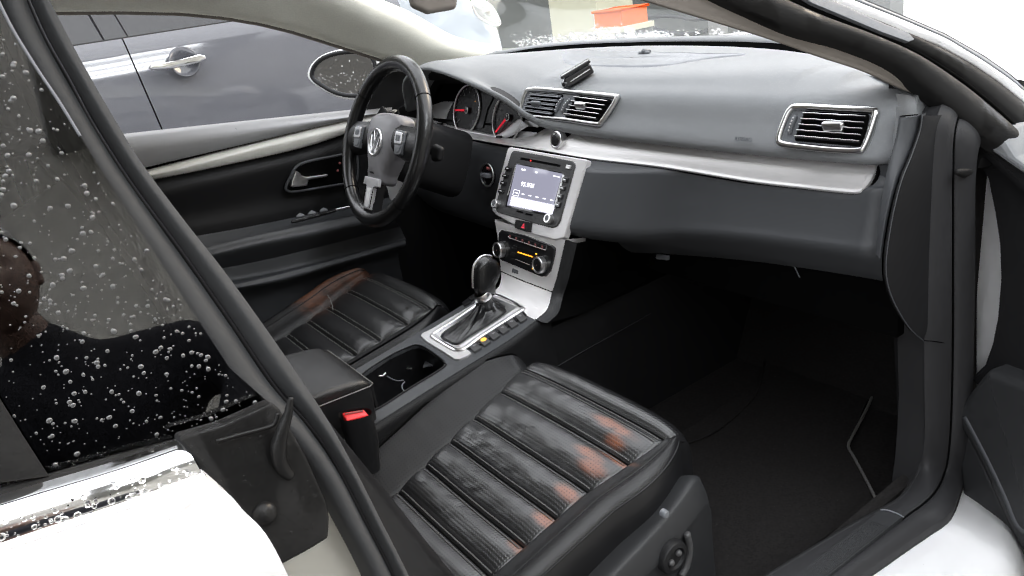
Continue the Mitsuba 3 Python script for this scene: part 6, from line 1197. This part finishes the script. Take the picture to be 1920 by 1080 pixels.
put(K + '__headlamp_bulb', hull([(hcn + [0, -.03, .01], .03)]), m_.chrome, True)
for x in (2.05, -.7): put(K + '__wheel', lathe([(.0, -.1), (.2, -.1), (.31, -.1), (.32, -.05), (.32, .1), (0, .1)], frame([x, 3.32, .32], [1, 0, 0], [0, 0, 1])), m_.rubber, 40)
# far walls closing the yard
K = 'yard_wall'; tag(K, 'grey shutter wall closing the yard behind the pillar', 'wall')
put('yard_floor', box([2.6, -6, -.3], [30, 30, .004]), m_.pale_floor, False, kind='structure')
put(K + '__face', box([9.0, 4, 0], [9.3, 16, 2.6]), m_.shutter, False)
put(K + '__coping', box([8.95, 4, 2.6], [9.35, 16, 2.7]), m_.cream_wall, False)

K = 'street_building'; tag(K, 'dark street building behind the cars', 'building')
put(K + '__wall', box([-14.5, -3, 0], [-14, 16, 9.0]), m_.soot_wall, False)
for y_ in (-1.5, 1.2, 3.9, 6.6, 9.3, 12): put(K + '__opening', box([-13.995, y_, .2], [-13.98, y_ + 1.7, 2.9]), m_.cream_wall, False)
# the photographer, standing behind the camera on the open door side
K = 'person'; tag(K, 'person in a dark jacket standing by the open door with one arm raised', 'person')
px_, py_ = -.24, -1.98
J = {'hip': (px_, py_, .88), 'waist': (px_, py_ + .01, 1.0), 'chest': (px_ - .03, py_ + .03, 1.06), 'neck': (px_ - .12, py_ + .05, 1.27), 'shL': (px_ - .18, py_ + .04, 1.17), 'shR': (px_ + .14, py_ + .06, 1.14),
     'elR': (px_ + .25, py_ + .16, 1.06), 'wrR': (px_ + .10, py_ + .36, .86), 'elL': (px_ - .27, py_ + .10, .96), 'wrL': (px_ - .10, py_ + .34, .86),
     'hiL': (px_ - .09, py_, .84), 'hiR': (px_ + .09, py_, .84), 'knL': (px_ - .10, py_ + .03, .46), 'knR': (px_ + .10, py_ + .03, .46), 'anL': (px_ - .11, py_ - .01, .08), 'anR': (px_ + .11, py_ - .01, .08), 'toL': (px_ - .12, py_ + .15, .035), 'toR': (px_ + .12, py_ + .15, .035)}
RAD_ = {'hip': .135, 'waist': .135, 'chest': .15, 'neck': .06, 'shL': .085, 'shR': .085, 'elR': .060, 'wrR': .045, 'elL': .060, 'wrL': .045, 'hiL': .10, 'hiR': .10, 'knL': .065, 'knR': .065, 'anL': .045, 'anR': .045, 'toL': .035, 'toR': .035}
def bones(pairs):
    parts = [m3.Manifold.batch_hull([m3.Manifold.sphere(RAD_[j], 24).translate(list(map(float, J[j]))) for j in pr]) for pr in pairs]
    m = m3.Manifold.batch_boolean(parts, m3.OpType.Add).refine_to_length(.025); t = tm(m); t.merge_vertices()
    return trimesh.smoothing.filter_taubin(t, iterations=20)
put(K + '__jacket', bones([('hip', 'waist'), ('waist', 'chest'), ('chest', 'shL', 'shR'), ('chest', 'neck'), ('shL', 'elL'), ('elL', 'wrL'), ('shR', 'elR'), ('elR', 'wrR')]), m_.dark_cloth, True, label='dark jacket')
put(K + '__trousers', bones([('hip', 'hiL', 'hiR'), ('hiL', 'knL'), ('knL', 'anL'), ('hiR', 'knR'), ('knR', 'anR')]), m_.dark_cloth, True)
put(K + '__shoe', bones([('anL', 'toL')]), m_.satin_black, True); put(K + '__shoe', bones([('anR', 'toR')]), m_.satin_black, True)
hc_ = A([px_ - .14, py_ + .10, 1.41])
hs = trimesh.creation.icosphere(4, 1.0); V = hs.vertices * [.074, .096, .118]; fr_ = V[:, 1] > 0
V[:, 0] *= 1 - .25 * np.clip(-V[:, 2] / .118, 0, 1) ** 2; V[:, 1] += .012 * np.exp(-((V[:, 0] / .014) ** 2 + ((V[:, 2] + .015) / .028) ** 2)) * fr_ * 1.6 - .008 * np.exp(-(((abs(V[:, 0]) - .03) / .016) ** 2 + ((V[:, 2] - .008) / .014) ** 2)) * fr_
V[:, 1] += .005 * np.exp(-((V[:, 0] / .022) ** 2 + ((V[:, 2] + .052) / .008) ** 2)) * fr_
hd_ = trimesh.Trimesh(V + hc_, hs.faces, process=False)
put(K + '__head', [hd_, hull([(hc_ + [0, -.02, -.09], .052), (A(J['neck']), .055)])] + [hull([(hc_ + [s * .074, -.005, .015], .012), (hc_ + [s * .074, -.003, -.02], .009)]) for s in (-1, 1)], m_.skin, True)
keep = (hs.vertices[hs.faces].mean(1) @ [0, -.55, .84]) > .05
hv = hc_ + V * 1.09 + [0, -.006, .008]
put(K + '__hair', trimesh.Trimesh(hv, hs.faces[keep], process=False), m_.black_hair, True, label='short black hair')
for s, w in ((1, 'wrR'), (-1, 'wrL')):
    w0 = A(J[w]); d = nrm([-.35 * s, .9, .15]); a, b, _ = basis(d)
    ps = [m3.Manifold.batch_hull([m3.Manifold.sphere(r_0, 16).translate((w0 + q).tolist()) for q, r_0 in ((d * .02, .026), (d * .085 + a * .024, .016), (d * .085 - a * .024, .016))])]
    for f_ in range(4):
        o0 = a * (.027 - f_ * .018); L = (.062, .072, .067, .052)[f_]
        c0_, c1_, c2_ = d * .088 + o0, d * (.088 + L * .5) + o0 - b * .006, d * (.088 + L * .8) + o0 * .9 - b * .026
        for q0, q1, r_0 in ((c0_, c1_, .0095), (c1_, c2_, .0085)): ps.append(m3.Manifold.batch_hull([m3.Manifold.sphere(r_0, 12).translate((w0 + q0).tolist()), m3.Manifold.sphere(r_0 * .92, 12).translate((w0 + q1).tolist())]))
    ps.append(m3.Manifold.batch_hull([m3.Manifold.sphere(.012, 12).translate((w0 + d * .04 + a * .026 * s).tolist()), m3.Manifold.sphere(.0095, 12).translate((w0 + d * .085 + a * .050 * s).tolist())]))
    hm = tm(m3.Manifold.batch_boolean(ps, m3.OpType.Add).refine_to_length(.006)); hm.merge_vertices()
    put(K + '__hand', trimesh.smoothing.filter_taubin(hm, iterations=8), m_.skin, True)
